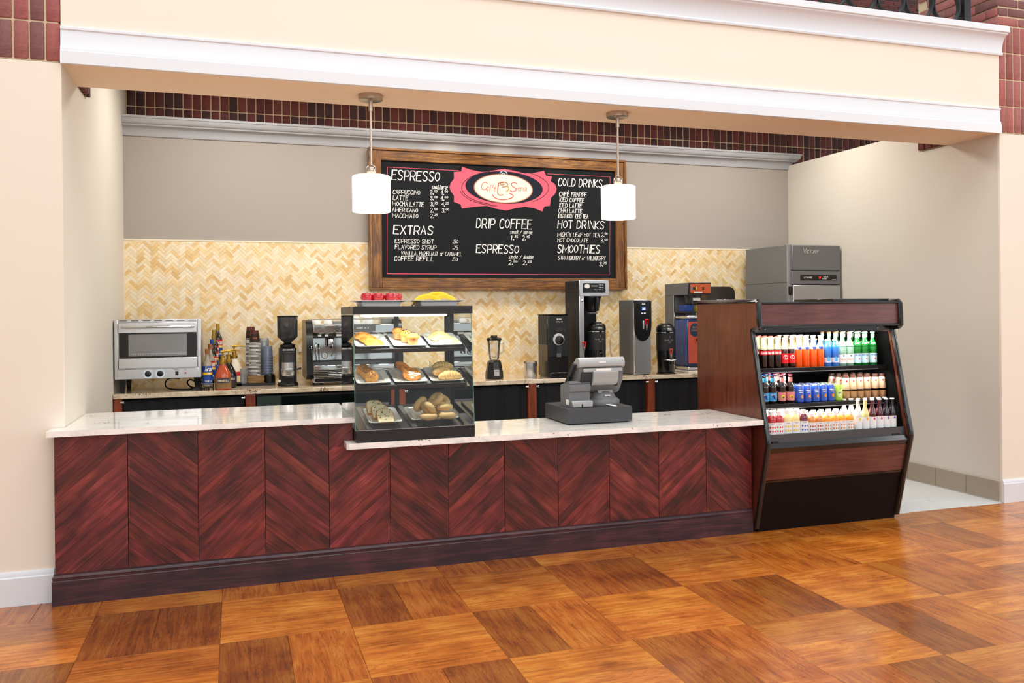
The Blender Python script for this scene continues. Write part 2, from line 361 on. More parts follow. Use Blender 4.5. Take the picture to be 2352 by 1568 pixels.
def plane_y(x, y, z): return lambda u, v: (x+u, y, z+v)          # faces -y
def cyl(r, z, cx=0.0, cy=0.0, a=-PI/2): return lambda u, v: (cx+r*math.cos(a+u/r), cy+r*math.sin(a+u/r), z+v)
# ================================================================ SETTING
xl, xr, yw, yb, zs = .053, 6.722, .096, 2.785, 2.93
CREAM = mat('cream wall paint', '#ebe2d3', .75, var=.015, vs=3, bump=.05, bs=200)
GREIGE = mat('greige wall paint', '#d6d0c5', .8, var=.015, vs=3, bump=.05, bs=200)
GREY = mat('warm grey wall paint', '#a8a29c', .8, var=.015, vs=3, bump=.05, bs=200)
TRIM = mat('white trim paint', '#dee3e9', .35, var=.01)
MORT = mat('mortar', '#c9b596', .9, var=.15, vs=60, bump=.6, bs=150)
BRK = pieces('brick clay', '#87504b', .85, var=.28, vs=35, bump=1.0, bs=60)
# floor --------------------------------------------------------
fw = wood('hickory floor', [(0, '#5a270a'), (.28, '#944c12'), (.5, '#c47226'), (.72, '#dc963e'), (1, '#efb562')], rough=.26, coat=.2, blot=.3, grain=.62, bump=.1, vein=.34)
fl = struct('floor', MB().box(-6, 12, -12, .09, -.06, -.008), fw)
pm = mesh_of('plank', MB().box(-.3071, .3071, -.1533, .1533, -.01, 0, .0008), fw)
rd = random.Random(3)
def plank(cx, cy, rz, xa=None, ya=None):
    t = rd.choice([1.0, 1.04, .88, .72, .96, .8]) if rz == 0 else rd.choice([.5, .6, .7, .46, .78])
    o = part('plank', pm, None, fl, (cx, cy, 0), (0, 0, rz+rd.choice([0, PI])), color=(t, t*rd.uniform(.93, 1.0)*(.88 if rz else 1), t*rd.uniform(.85, 1.0)*(.8 if rz else 1))); return o
PX, PY = .6155, .6115
for i in range(-3, 13):
    for j in range(-8, 1):
        x0 = .247+i*PX; y1 = -.225+j*PY+(PY if False else 0)
        cx, cy = x0+PX/2, y1-PY/2
        d = (Vector((cx, cy, 0))-CAM); z = d.dot(_f)
        if z < 1.6: continue
        px = 1176+FPX*d.dot(_r)/z; py = PYC+FPX*1.55/z
        if px < -700 or px > 3000 or py > 2200: continue
        if (i+j) % 2 == 0:
            for s in (-1, 1): plank(cx+s*PX/4, cy, PI/2)
        else:
            for s in (-1, 1): plank(cx, cy+s*PY/4, 0)
def cut_plank(x0, x1, y0, y1, rz):   # planks trimmed where the floor meets the counter, wall and tiles
    cx, cy = (x0+x1)/2, (y0+y1)/2; w, h = x1-x0-.0014, y1-y0-.0014
    if rz: w, h = h, w
    t = rd.choice([1.0, .95, .85]) if rz == 0 else rd.choice([.62, .7, .78])
    part('plank', MB().box(-w/2, w/2, -h/2, h/2, -.01, 0, .0012), fw, fl, (cx, cy, 0), (0, 0, rz), color=(t, t*(.86 if rz else .97), t*(.76 if rz else .92)))
for i in range(-3, 13):
    x0 = .247+i*PX; ya, yb_ = -.225, .09
    if (i+1) % 2: cut_plank(x0, x0+PX, ya, -.225+PY/2 if -.225+PY/2 < .09 else .09, 0); cut_plank(x0, x0+PX, .0808, .09, 0) if False else None
    else: cut_plank(x0, x0+PX/2, ya, .09, PI/2); cut_plank(x0+PX/2, x0+PX, ya, .09, PI/2)
# tiled floor of the niche
tf = struct('floor', MB().box(xl-.2, 8, .09, 3.2, -.06, -.004), mat('tile grout', '#b9bab8', .8))
tmat = pieces('pale grey floor tile', '#dfe2e3', .35, var=.05, vs=9, bump=.05, coat=.1)
for r_ in range(5):
    for c_ in range(4):
        x0 = 5.62+c_*.61-(.305 if r_ % 2 else 0); x1 = min(x0+.606, xr-.006); y0 = .092+r_*.308
        if x1-x0 > .05: t = .94+.06*rd.random(); part('tile', MB().box(x0, x1, y0, y0+.304, -.006, 0, .001), tmat, tf, color=(t, t, t))
# walls --------------------------------------------------------
wf = struct('wall_front_left', MB().box(-4, xl, yw, yw+.02, 0, zs), CREAM)
struct('wall_front_right', MB().box(xr, 12, yw, yw+.02, 0, zs), CREAM)
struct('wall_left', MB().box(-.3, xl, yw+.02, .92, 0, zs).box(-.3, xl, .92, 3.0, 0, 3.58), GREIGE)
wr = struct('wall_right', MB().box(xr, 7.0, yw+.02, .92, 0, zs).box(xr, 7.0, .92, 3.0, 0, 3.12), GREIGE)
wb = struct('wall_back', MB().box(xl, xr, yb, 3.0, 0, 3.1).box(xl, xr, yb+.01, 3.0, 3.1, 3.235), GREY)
struct('beam', MB().box(xl, xr, yw, yw+.02, zs, 3.74), CREAM)
struct('ceiling_soffit', MB().box(xl, xr, yw+.02, .60, zs, 3.0), mat('tan soffit paint', '#f2dec4', .8, var=.02))
struct('beam_back', MB().box(xl, xr, .58, .60, 3.0, 3.58), CREAM)
struct('ceiling', MB().box(-.3, 9, yw+.02, 3.3, 3.58, 3.74), mat('ceiling paint', '#e9e4dc', .85))
# mouldings
def sweep_x(prof, x0, x1, y, ends=0.0):
    n = len(prof); m = MB()
    vs = [(x0-p*ends, y-p, z) for p, z in prof]+[(x1+p*ends, y-p, z) for p, z in prof]
    fs = [[i, i+1, n+i+1, n+i] for i in range(n-1)]+[list(range(n)), list(range(n, 2*n))[::-1]]
    return m.add(vs, [f[::-1] for f in fs])
struct('trim_1', sweep_x([(0, 2.925), (.026, 2.925), (.026, 2.992), (.02, 2.998), (.02, 3.012), (.011, 3.026), (.011, 3.108), (.017, 3.114), (.017, 3.126), (.004, 3.134), (0, 3.134)], xl, xr-.002, yw), TRIM)
pf = [(0, 3.545), (.018, 3.545), (.022, 3.556), (.018, 3.567), (.013, 3.570)]+[(.013+.05*(1-math.cos(k/6*PI/2)), 3.575+.115*math.sin(k/6*PI/2)) for k in range(7)]+[(.07, 3.695), (.072, 3.703), (.088, 3.706), (.088, 3.752), (0, 3.752)]
struct('trim_2', sweep_x(pf, xl-4.2, xr+.02, yw), TRIM)
pf = [(0, 3.078), (.012, 3.078), (.016, 3.088)]+[(.016+.045*(1-math.cos(k/6*PI/2)), 3.092+.062*math.sin(k/6*PI/2)) for k in range(7)]+[(.068, 3.158), (.07, 3.166)]+[(.07+.03*math.sin(k/5*PI/2), 3.17+.045*(1-math.cos(k/5*PI/2))) for k in range(6)]+[(.108, 3.217), (.108, 3.236), (0, 3.236)]
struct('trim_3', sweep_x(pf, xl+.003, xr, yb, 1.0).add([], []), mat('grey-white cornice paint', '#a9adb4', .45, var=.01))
bbp = [(0, 0), (.02, 0), (.02, .148), (.014, .154), (.014, .164), (.008, .178), (0, .18)]
struct('baseboard_left', sweep_x(bbp, -4, xl-.055, yw), TRIM); struct('baseboard_right', sweep_x(bbp, xr-.006, 12, yw), TRIM)
# tile base along the right wall
tb = struct('trim_4', MB().box(xr-.012, xr-.001, .118, 2.75, 0, .012).box(xr-.009, xr-.004, .118, 2.75, .012, .166), mat('light grout', '#d8d0c4', .8))
bm = pieces('taupe base tile', '#a39684', .5, var=.08, vs=50, bump=.1)
for k in range(8):
    y0 = .118+k*.318; part('tile', MB().box(xr-.02, xr-.008, y0, min(y0+.314, 2.75), .012, .165, .002), bm, tb)
# bricks -------------------------------------------------------
def brickmesh(w, h, d, seed):
    m = MB().box(0, w, 0, d, 0, h, .0045); r = random.Random(seed)
    m.v = [(x+r.uniform(-.0016, .0016), y+r.uniform(-.001, .0012), z+r.uniform(-.0016, .0016)) for x, y, z in m.v]; return mesh_of('brick', m, BRK, 60)
vb = [brickmesh(.0675, .203, .03, k) for k in range(4)]; hb = [brickmesh(.2, .062, .03, k+9) for k in range(4)]; hd = [brickmesh(.095, .062, .03, k+19) for k in range(3)]
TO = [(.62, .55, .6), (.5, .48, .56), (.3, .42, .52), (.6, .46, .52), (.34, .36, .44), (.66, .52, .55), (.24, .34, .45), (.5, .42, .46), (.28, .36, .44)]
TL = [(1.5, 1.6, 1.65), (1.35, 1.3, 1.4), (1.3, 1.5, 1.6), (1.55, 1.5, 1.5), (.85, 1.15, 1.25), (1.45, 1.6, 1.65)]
def brick(par, ms, loc, rz=0, T=TO):
    c = rd.choice(T); k = rd.uniform(.85, 1.1); part('brick', rd.choice(ms), None, par, (loc[0]+rd.uniform(-.001, .001), loc[1]+rd.uniform(-.001, .001), loc[2]), (0, 0, rz), color=tuple(x*k for x in c))
bw = struct('wall_back_brick', MB().box(-.3, 9.5, 3.02, 3.3, 2.9, 3.6), MORT)
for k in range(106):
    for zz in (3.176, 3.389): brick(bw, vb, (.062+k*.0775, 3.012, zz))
pl = struct('wall_left_brick', MB().box(-2.2, xl-.012, yw+.007, .92, zs+.004, 3.74).box(xl-.02, xl-.004, yw+.02, .918, zs+.004, 3.58), MORT)
for k in range(27):
    for zz in (2.94, 3.153, 3.366): brick(pl, vb, (xl-.071-k*.0775, yw+.001, zz), T=TL)
for k in range(4): brick(pl, vb, (xl-.004+.002, .605+k*.0775+.07, 2.94), rz=-PI/2)
pr = struct('wall_right_brick', MB().box(xr+.006, 8.5, yw+.007, .92, zs+.004, 4.6), MORT)
for k in range(7):
    for zz in (2.94, 3.153, 3.366, 3.579): brick(pr, vb, (xr+.004+k*.0775, yw+.001, zz), T=TL)
for k in range(8):
    for c_ in range(4): brick(pr, hd if (k % 2 and c_ == 0) else hb, (xr+.006+(c_*.21-(.105 if k % 2 and c_ else 0)), yw+.001, 3.795+k*.0745), T=TL)
for k in range(8):  # return of the pier, facing the beam
    for c_ in range(4):
        y0 = .115+c_*.2+(.1 if k % 2 else 0)
        if y0 < .8: brick(pr, hb, (xr-.012, y0+.19, 3.795+k*.0745), rz=-PI/2, T=TL)
for k in (1, 3, 5, 7): brick(pr, hd, (xr-.012, .108+.095, 3.795+k*.0745), rz=-PI/2, T=TL)
for k in range(4): brick(pr, vb, (xr-.0, .605+k*.0775, 2.94), rz=PI/2)
ub = struct('wall_upper', MB().box(-2, 16, 7.52, 7.7, 3.6, 8), MORT)
m = MB(); tn = []
for r_ in range(16):
    for c_ in range(48):
        x0 = 5.0+c_*.21+(.105 if r_ % 2 else 0); m.box(x0, x0+.2, 7.505, 7.54, 6.4+r_*.0745, 6.4+r_*.0745+.064); tn.append(rd.choice(TO))
me = mesh_of('brick', m, BRK); a = me.color_attributes['tint'].data
lc = []
for c in tn: lc += [c[0], c[1], c[2], 1]*24
a.foreach_set('color', lc)
part('brick_courses', me, None, ub, kind='stuff')
# balcony railing above the beam
IRON = mat('black painted iron', '#15161a', .4, var=.1)
rl = thing('balcony_railing', 'black iron balcony railing with a row of rings above the white cornice', 'railing', (0, .2, 3.74))
part('rail', MB().box(.2, 6.45, -.02, .02, .02, .05), IRON, rl); part('rail', MB().box(.2, 6.45, -.02, .02, .33, .36), IRON, rl)
part('post', MB().box(6.45, 6.52, -.035, .035, 0, 1.0, .004), IRON, rl)
rg = mesh_of('ring', MB().lathe([(.135, -.018), (.135, .018), (.122, .018), (.122, -.018), (.135, -.018)], 40, ax='y'), IRON)
for k in range(12): part('ring', rg, None, rl, (6.3-k*.272, 0, .19))
def clip(poly, a, b, c):   # keep a*x+b*z<=c
    out = []
    for i in range(len(poly)):
        p, q = poly[i], poly[(i+1) % len(poly)]; dp = a*p[0]+b*p[1]-c; dq = a*q[0]+b*q[1]-c
        if dp <= 0: out.append(p)
        if (dp < 0) != (dq < 0) and abs(dp-dq) > 1e-12: t = dp/(dp-dq); out.append((p[0]+t*(q[0]-p[0]), p[1]+t*(q[1]-p[1])))
    return out
# herringbone backsplash --------------------------------------
HT = pieces('honey onyx tile', '#f1dfba', .3, var=.15, vs=55, bump=.1, coat=.15)
bs = struct('wall_back_tiles', MB().box(xl, 6.6, yb-.004, yb, .9, 2.2), mat('pale tile grout', '#fbf3e2', .8))
w = .0262; g = .0016
tilem = mesh_of('tile', MB().box(-1.5*w+g/2, 1.5*w-g/2, -.0022, 0, -w/2+g/2, w/2-g/2, .0008), HT)
PAL = [(1.04, 1.06, 1.15), (1, 1, 1), (1.02, .96, .82), (.95, .80, .54), (1.04, 1.05, 1.1), (1, .93, .78), (.88, .70, .42), (1.05, 1.1, 1.22), (1.0, .9, .7), (1.04, 1.06, 1.15)]
tl = []
for a_ in range(-120, 260):
    for b_ in range(-160, 170):
        rsd = (a_-b_) % 6
        if rsd == 0: cu, cv, an = a_+1.5, b_+.5, 0
        elif rsd == 5: cu, cv, an = a_+.5, b_+1.5, PI/2
        else: continue
        u = (cu-cv)*w*.70711; v = (cu+cv)*w*.70711
        x, z = xl+u+2.0, 1.5+v
        if xl-.02 < x < 6.62 and .925 < z < 2.215: tl.append((x, z, an+PI/4))
tl.sort(key=lambda q: q[0]*.8+abs(q[1]-1.75)*.3)
m = MB(); lc = []
for k, (x, z, an) in enumerate(tl):
    c = rd.choice(PAL); q = rd.uniform(.92, 1.04); c = tuple(e*q for e in c)
    yj = yb-.004+rd.uniform(-.0008, .0008)
    if k < 295 and z < 2.155: part('tile', tilem, None, bs, (x, yj, z), (0, -an, 0), color=c)
    else:
        h = w/2-g/2; L_ = 1.5*w-g/2
        if z > 2.155 or x > 6.56:
            ca, sa = math.cos(an), math.sin(an); pg = clip([(x+a*ca-b*sa, z+a*sa+b*ca) for a, b in ((-L_, -h), (L_, -h), (L_, h), (-L_, h))], 0, 1, 2.1855)
            pg = clip(pg, 1, 0, 6.6) if pg else pg
            if len(pg) < 3: continue
            m.M = None; m.prism(pg, 'y', yj-.0022, yj); lc += [c[0], c[1], c[2], 1]*(6*len(pg)); continue
        m.M = Matrix.Translation((x, yj, z)) @ Matrix.Rotation(-an, 4, 'Y')
        m.add([(-L_, -.0022, -h), (L_, -.0022, -h), (L_, -.0022, h), (-L_, -.0022, h), (-L_, 0, -h), (L_, 0, -h), (L_, 0, h), (-L_, 0, h)], [(0, 1, 2, 3), (0, 4, 5, 1), (1, 5, 6, 2), (2, 6, 7, 3), (3, 7, 4, 0)])
        lc += [c[0], c[1], c[2], 1]*20
me = mesh_of('tiles', m, HT); me.color_attributes['tint'].data.foreach_set('color', lc); part('tiles', me, None, bs, kind='stuff')
struct('trim_5', MB().box(xl, 6.6, yb-.009, yb, 2.186, 2.198, .002), mat('pale stone edge', '#efe2c8', .5))
struct('trim_6', MB().box(xl, xl+.006, yb-.004-.006, yb-.004, .95, 2.186), mat('pale stone edge', '#efe2c8', .5))
# ================================================================ SERVICE COUNTER
MAH = wood('mahogany stained plank', [(0, '#1c0c11'), (.3, '#3f1618'), (.5, '#652624'), (.7, '#843732'), (1, '#aa5850')], rough=.36, coat=.15, blot=.5, grain=.8, bump=.25)
PURP = wood('dark stained base wood', [(0, '#170d14'), (.35, '#2c1821'), (.6, '#44242c'), (1, '#6b3a40')], rough=.4, coat=.1, blot=.4, tint=False, bump=.25)
BLK = mat('black laminate', '#131315', .4, var=.1)
def local(root): return Matrix.Translation(-Vector(root.location))
ct = thing('service_counter', 'long service counter faced with red-brown chevron planks above a dark base moulding', 'counter', (2.18, .014, 0))
m = MB(); m.M = local(ct)
m.box(.0165, 4.352, .024, .09, .0, .74); m.box(.0165, 1.60, .024, .09, .74, .908); m.box(.058, 4.352, .1, .52, 0, .74); m.box(.058, 1.60, .1, .72, .74, .908)
part('cabinet_body', m, BLK, ct)
m = MB(); m.M = local(ct)
pf = [(0, 0), (.014, 0), (.014, .128), (.011, .131), (.011, .142), (.013, .148), (.009, .156), (.004, .160), (.004, .168), (0, .172)]
n = len(pf); y = .014
vs = [(.0165-p, y-p, z) for p, z in pf]+[(4.352, y-p, z) for p, z in pf]+[(.0165-p, .09, z) for p, z in pf]
m.add(vs, [[i+1, i, n+i, n+i+1] for i in range(n-1)]+[[2*n+i+1, 2*n+i, i, i+1] for i in range(n-1)]+[[n+i for i in range(n)]])
part('base_moulding', m, PURP, ct)
rd = random.Random(11); PW = .361
for k in range(12):
    x0 = .0165+k*PW; x1 = x0+PW-.0015; s = 1 if k % 2 == 0 else -1; an = math.radians(41)*s; ca, sa = math.cos(an), math.sin(an)
    segs = [(x0+.0015, x1, .906 if x1 < 1.56 else .762)]
    if x0 < 1.553 < x1: segs = [(x0+.0015, x1, .762), (x0+.0015, 1.6, .906)]
    offs = []; v = -3.4+rd.random()*.05
    while v < 3.6: offs.append(v); v += rd.choice([.05, .058, .062, .066])
    for o0, o1 in zip(offs, offs[1:]):
        tone = rd.choice([.78, .88, .95, 1.0, 1.06, 1.15]); yj = rd.uniform(0, .0014); col = (tone*(1.0 if s > 0 else .8), tone*(1 if s > 0 else .82)*rd.uniform(.85, 1.08), tone*(.78 if s < 0 else 1)*rd.uniform(.8, 1.15))
        for a_, b_, top in segs:
            bot = .7622 if (top > .9 and b_ == 1.6) else .17; pg = [(a_, bot), (b_, bot), (b_, top), (a_, top)]
            # strip runs along (ca,sa); perpendicular coordinate n=-x*sa+z*ca
            pg = clip(pg, -sa, ca, o1-.0004); pg = clip(pg, sa, -ca, -(o0+.0004)) if pg else pg
            if len(pg) < 3: continue
            cx = sum(p[0] for p in pg)/len(pg); cz = sum(p[1] for p in pg)/len(pg)
            lp = [((p[0]-cx)*ca+(p[1]-cz)*sa, -(p[0]-cx)*sa+(p[1]-cz)*ca) for p in pg]
            mm = MB().prism(lp, 'y', -.008-yj, .008)
            part('plank', mm, MAH, ct, (cx-2.18, .002, cz), (0, -an, 0), color=col)
GRW = granite('white granite', '#f7f4ee', '#8a7f74', '#dcdedd', .1, 1.0, .12)
GRB = granite('tan granite', '#ead9c0', '#6a5242', '#c8ad8c', .14, 1.6, .75)
t1 = MB().prism([(-.008, -.055), (1.607, -.055), (1.607, .79), (xl+.003, .79), (xl+.003, .088), (-.008, .088)], 'z', .909, .94)
o = part('countertop', t1, GRW); tag(o, 'upper white granite countertop at the left end of the counter', 'countertop')
t2 = MB().prism([(1.562, -.13), (4.353, -.13), (4.353, .56), (1.612, .56), (1.612, .015), (1.548, .015), (1.548, -.116)], 'z', .763, .797)
o = part('countertop', t2, GRW); tag(o, 'lower white granite countertop under the pastry case and cash register', 'countertop')
# ================================================================ PENDANTS
NIK = mat('brushed nickel', '#b9aca0', .3, 1.0, var=.05, stretch=(1, 1, 30))
SHD = mat('glowing white lamp shade', '#fff4e6', .5, var=.01, emit=1.6)
for (x, y, lab) in ((1.773, .318, 'left pendant lamp with white drum shade, over the pastry case'), (3.493, .315, 'right pendant lamp with white drum shade, in front of the cold drinks list')):
    t = thing('pendant_lamp', lab, 'lamp', (x, y, zs), group=None)
    cn_ = part('canopy', MB().lathe([(.0, -.032), (.072, -.032), (.077, -.029), (.077, 0)], 40), NIK, t)
    part('screw', MB().blob((-.035, -.04, -.034), .005, 8, 6), NIK, cn_); part('screw', MB().blob((.038, -.035, -.034), .005, 8, 6), NIK, cn_)
    part('rod', MB().lathe([(.014, -.10), (.014, -.03)], 16).lathe([(.0075, -.44), (.0075, -.1)], 16), NIK, t)
    part('finial_ball', MB().lathe([(.008, -.435), (.012, -.437), (.012, -.443), (.022, -.447), (.031, -.458), (.034, -.472), (.033, -.485), (.026, -.5), (.02, -.505), (.02, -.512)], 28), NIK, t)
    part('drum_shade', MB().lathe([(.0, -.511), (.112, -.511), (.119, -.515), (.12, -.52), (.12, -.732), (.118, -.738), (.0, -.738)], 48), SHD, t)
    l = bpy.data.lights.new('pendant_bulb', 'POINT'); l.energy = 10; l.color = (1, .9, .76); l.shadow_soft_size = .1
    o = bpy.data.objects.new('pendant_bulb', l); COL.objects.link(o); o.location = (x, y, zs-.80)
# ================================================================ MENU BOARD
OAK = wood('stained pine frame', [(0, '#2a1605'), (.3, '#553210'), (.55, '#855620'), (.8, '#b07d36'), (1, '#d0a055')], rough=.4, coat=.2, blot=.25, grain=1.0, bump=.3, ring=14, vein=.4)
OAKV = wood('stained pine frame upright', [(0, '#2a1605'), (.3, '#553210'), (.55, '#855620'), (.8, '#b07d36'), (1, '#d0a055')], rough=.4, coat=.2, blot=.25, grain=1.0, bump=.3, axis='z', ring=14, vein=.4)
CHK = mat('black chalkboard', '#0d1217', .9, var=.25, vs=30)
PNK = mat('pink chalk paint', '#e4637a', .8, var=.12, vs=60); WHT = mat('white chalk marker', '#f4f4f2', .8, var=.04); LPK = mat('pale pink marker', '#b05a68', .8)
CRM = mat('cream emblem paint', '#fdf3e2', .8); NVY = mat('navy chalk shading', '#10142a', .8, var=.3, vs=20); GLD = mat('gold marker', '#e0a24a', .8, var=.2); BRN = mat('brown marker', '#b87858', .8); SKY_ = mat('pale blue marker', '#bfe0ee', .8); RST = mat('rose marker', '#dd5c58', .8, var=.2)
mbd = thing('menu_board', 'large black menu board hand-lettered with drinks and prices in a brown wood frame', 'menu board', (3.42, 2.785, 1.762))
m = lambda: setattr(MB, '_', 0)
def LB(root):
    q = MB(); q.M = local(root); return q
X0, X1, Z0, Z1 = 2.122, 4.722, 1.762, 3.073
yB = 2.785-.007
part('edge_board', LB(mbd).box(X0, X1, 2.692, yB, Z1-.022, Z1, .002), OAK, mbd); part('edge_board', LB(mbd).box(X0, X1, 2.692, yB, Z0, Z0+.022, .002), OAK, mbd)
part('edge_board', LB(mbd).box(X0, X0+.022, 2.692, yB, Z0+.0225, Z1-.0225, .002), OAKV, mbd); part('edge_board', LB(mbd).box(X1-.022, X1, 2.692, yB, Z0+.0225, Z1-.0225, .002), OAKV, mbd)
part('frame_board', LB(mbd).box(X0+.117, X1-.117, 2.706, 2.728, Z1-.113, Z1-.023, .002), OAK, mbd); part('frame_board', LB(mbd).box(X0+.117, X1-.117, 2.706, 2.728, Z0+.023, Z0+.113, .002), OAK, mbd)
part('frame_board', LB(mbd).box(X0+.023, X0+.1165, 2.706, 2.728, Z0+.023, Z1-.023, .002), OAKV, mbd); part('frame_board', LB(mbd).box(X1-.1165, X1-.023, 2.706, 2.728, Z0+.023, Z1-.023, .002), OAKV, mbd)
part('chalkboard', LB(mbd).box(X0+.03, X1-.03, 2.7285, yB-.002, Z0+.03, Z1-.03), CHK, mbd)
YF = 2.7275
def BZ(zx, zy, y=YF): px, py = 840+zx/3.856, 330+zy/3.856; return WX(px, y), WZ(px, py, y)
def line(mb, txt, x0, x1, ya, yb_, thick=.12, slant=.10, jit=.35, seed=0):
    xa, _ = BZ(x0, yb_); xb, _ = BZ(x1, yb_); _, zb_ = BZ((x0+x1)/2, yb_); _, zt = BZ((x0+x1)/2, ya)
    text(mb, txt, lambda u, v: (xa+u, YF, zb_+v), xb-xa, zt-zb_, thick, slant, jit, seed or int(x0+ya), align='l')
def price(mb, main, sup, x, ya, yb_, sc=1.0):
    wM = 30*sc if len(main) > 1 else 20*sc
    line(mb, main, x, x+wM, ya, yb_, .12); line(mb, sup, x+wM+6*sc, x+wM+34*sc, ya, ya+(yb_-ya)*.48, .2)
def sect(name, rows, prices=(), th=.12):
    q = LB(mbd)
    for r in rows: line(q, *r[:5], thick=r[5] if len(r) > 5 else th)
    for p_ in prices: price(q, *p_)
    part(name, q, WHT, mbd)
sect('espresso_heading', [('ESPRESSO', 240, 662, 243, 328, .1)])
sect('espresso_list', [('small/large', 597, 735, 368, 402, .11), ('CAPPUCCINO', 250, 488, 412, 447), ('LATTE', 250, 382, 461, 498), ('MOCHA LATTE', 245, 522, 516, 553), ('AMERICANO', 243, 468, 569, 605), ('MACCHIATO', 243, 470, 620, 657)],
     [('3.', '00', 580, 413, 449), ('4.', '00', 673, 415, 453), ('3.', '00', 580, 464, 500), ('4.', '00', 673, 465, 503), ('3.', '75', 582, 517, 553), ('4.', '25', 680, 519, 555), ('2.', '50', 578, 571, 608), ('3.', '00', 682, 572, 610), ('2.', '25', 578, 621, 658)])
sect('extras_heading', [('EXTRAS', 252, 598, 728, 803, .12)])
sect('extras_list', [('ESPRESSO SHOT', 265, 605, 846, 881), ('.50', 777, 823, 851, 881), ('FLAVORED SYRUP', 265, 628, 899, 934), ('.75', 777, 821, 904, 934), ('VANILLA, HAZELNUT or CARAMEL', 318, 855, 956, 990), ('COFFEE REFILL', 258, 602, 1000, 1037), ('.50', 770, 817, 1007, 1037)])
sect('drip_coffee_heading', [('DRIP COFFEE', 985, 1475, 668, 750, .1)])
sect('drip_coffee_list', [('small / large', 1285, 1480, 768, 798)], [('1.', '85', 1288, 813, 852), ('2.', '45', 1393, 815, 853)])
sect('espresso_heading', [('ESPRESSO', 983, 1358, 897, 968, .11)])
sect('espresso_list', [('single / double', 1272, 1488, 988, 1018)], [('2.', '00', 1270, 1033, 1070, 1.2), ('2.', '25', 1395, 1035, 1072, 1.2)])
sect('cold_drinks_heading', [('COLD DRINKS', 1715, 2100, 313, 380, .11)])
sect('cold_drinks_list', [('CAFÉ FRAPPE', 1722, 1963, 430, 469), ('ICED COFFEE', 1722, 1943, 481, 516), ('ICED LATTE', 1720, 1920, 529, 565), ('CHAI LATTE', 1714, 1923, 577, 612), ('IBIS MOON ICED TEA', 1708, 1976, 624, 660)])
sect('hot_drinks_heading', [('HOT DRINKS', 1708, 2113, 683, 752, .11)])
sect('hot_drinks_list', [('MIGHTY LEAF HOT TEA', 1705, 2075, 789, 824), ('HOT CHOCOLATE', 1705, 1975, 838, 871)], [('2.', '50', 2092, 788, 825, .85), ('3.', '00', 2087, 840, 874, .95)])
sect('smoothies_heading', [('SMOOTHIES', 1703, 2073, 897, 967, .11)])
sect('smoothies_list', [('STRAWBERRY or WILDBERRY', 1708, 2126, 995, 1029)], [('3.', '75', 2073, 1048, 1084)])
q = LB(mbd); fnw = lambda y: (lambda u, v: (u, y, v))
for pl_ in ([(835, 238), (203, 207), (192, 1150), (2165, 1160), (2175, 294), (1620, 266)],): ribbon(q, [BZ(*p) for p in pl_], .0042, fnw(YF))
part('border_line', q, PNK, mbd)
em = part('emblem', LB(mbd).prism([BZ(*p, 2.7265) for p in [(865, 205), (950, 232), (1040, 250), (1140, 238), (1230, 222), (1330, 240), (1420, 262), (1500, 258), (1590, 240), (1610, 285), (1662, 288), (1648, 330), (1688, 360), (1702, 400), (1690, 440), (1650, 480), (1640, 550), (1590, 555), (1575, 600), (1500, 570), (1420, 558), (1340, 570), (1250, 592), (1160, 575), (1080, 550), (960, 560), (860, 574), (850, 538), (790, 515), (792, 460), (762, 420), (752, 385), (765, 345), (793, 310), (792, 250), (858, 245)][::-1]], 'y', 2.7265, 2.7282), PNK, mbd)
def el(mt, cx, cy, rx, ry, y, nm):
    q = LB(mbd); c = BZ(cx, cy); rxw = rx/3.856*7.9/1932.9*1.06; rzw = ry/3.856*7.9/1932.9
    oval(q, 0, 0, rxw, rzw, lambda u, v: (c[0]+u, y, c[1]+v-u*.012), 48); part(nm, q, mt, em)
_e = em
el(NVY, 1240, 388, 350, 148, 2.7260, 'emblem_shadow'); el(BRN, 1231, 398, 268, 134, 2.7256, 'emblem_rim'); el(CRM, 1231, 398, 259, 126, 2.7252, 'emblem_oval')
YE = 2.7246
def zrib(pls, mt, wd, nm):
    q = LB(mbd)
    for P in pls: ribbon(q, [BZ(*p) for p in P], wd, fnw(YE))
    part(nm, q, mt, em)
def arc(cx, cy, rx, ry, a0, a1, n=14): return [(cx+rx*math.cos(math.radians(a0+(a1-a0)*i/n)), cy+ry*math.sin(math.radians(a0+(a1-a0)*i/n))) for i in range(n+1)]
q = LB(mbd)
def etext(t_, x0, x1, ya, yb_):
    xa, _ = BZ(x0, yb_); xb, _ = BZ(x1, yb_); _, zb_ = BZ((x0+x1)/2, yb_); _, zt = BZ((x0+x1)/2, ya)
    text(q, t_, lambda u, v: (xa+u, YE, zb_+v), xb-xa, zt-zb_, .085, .15, .1, 5, align='l')
etext('C', 1032, 1078, 342, 408); etext('affe', 1078, 1155, 368, 420); etext('S', 1288, 1340, 345, 425); etext('iena', 1345, 1436, 375, 418)
part('emblem_lettering', q, RST, em)
zrib([sm([(1182, 348), (1180, 400), (1175, 440), (1190, 458), (1225, 452)]), arc(1225, 362, 42, 22, 150, 460), arc(1218, 356, 18, 10, 0, 300)], BRN, .009, 'emblem_cup')
zrib([arc(1250, 398, 26, 24, -70, 80)], GLD, .011, 'emblem_cup')
zrib([sm([(1130, 450), (1150, 480), (1200, 498), (1260, 494), (1310, 478), (1318, 458), (1285, 440)])], RST, .009, 'emblem_saucer')
zrib([[(1240, 328), (1225, 312), (1235, 296)]+arc(1230, 272, 32, 30, 70, -230, 22)+arc(1228, 276, 16, 15, 110, 400, 12)], SKY_, .006, 'emblem_steam')
zrib([arc(1240, 390, 400, 165, 100, 170, 20), arc(1240, 390, 380, 155, 110, 250, 20), arc(1240, 390, 390, 160, -60, 50, 20)], NVY, .004, 'emblem_shading')
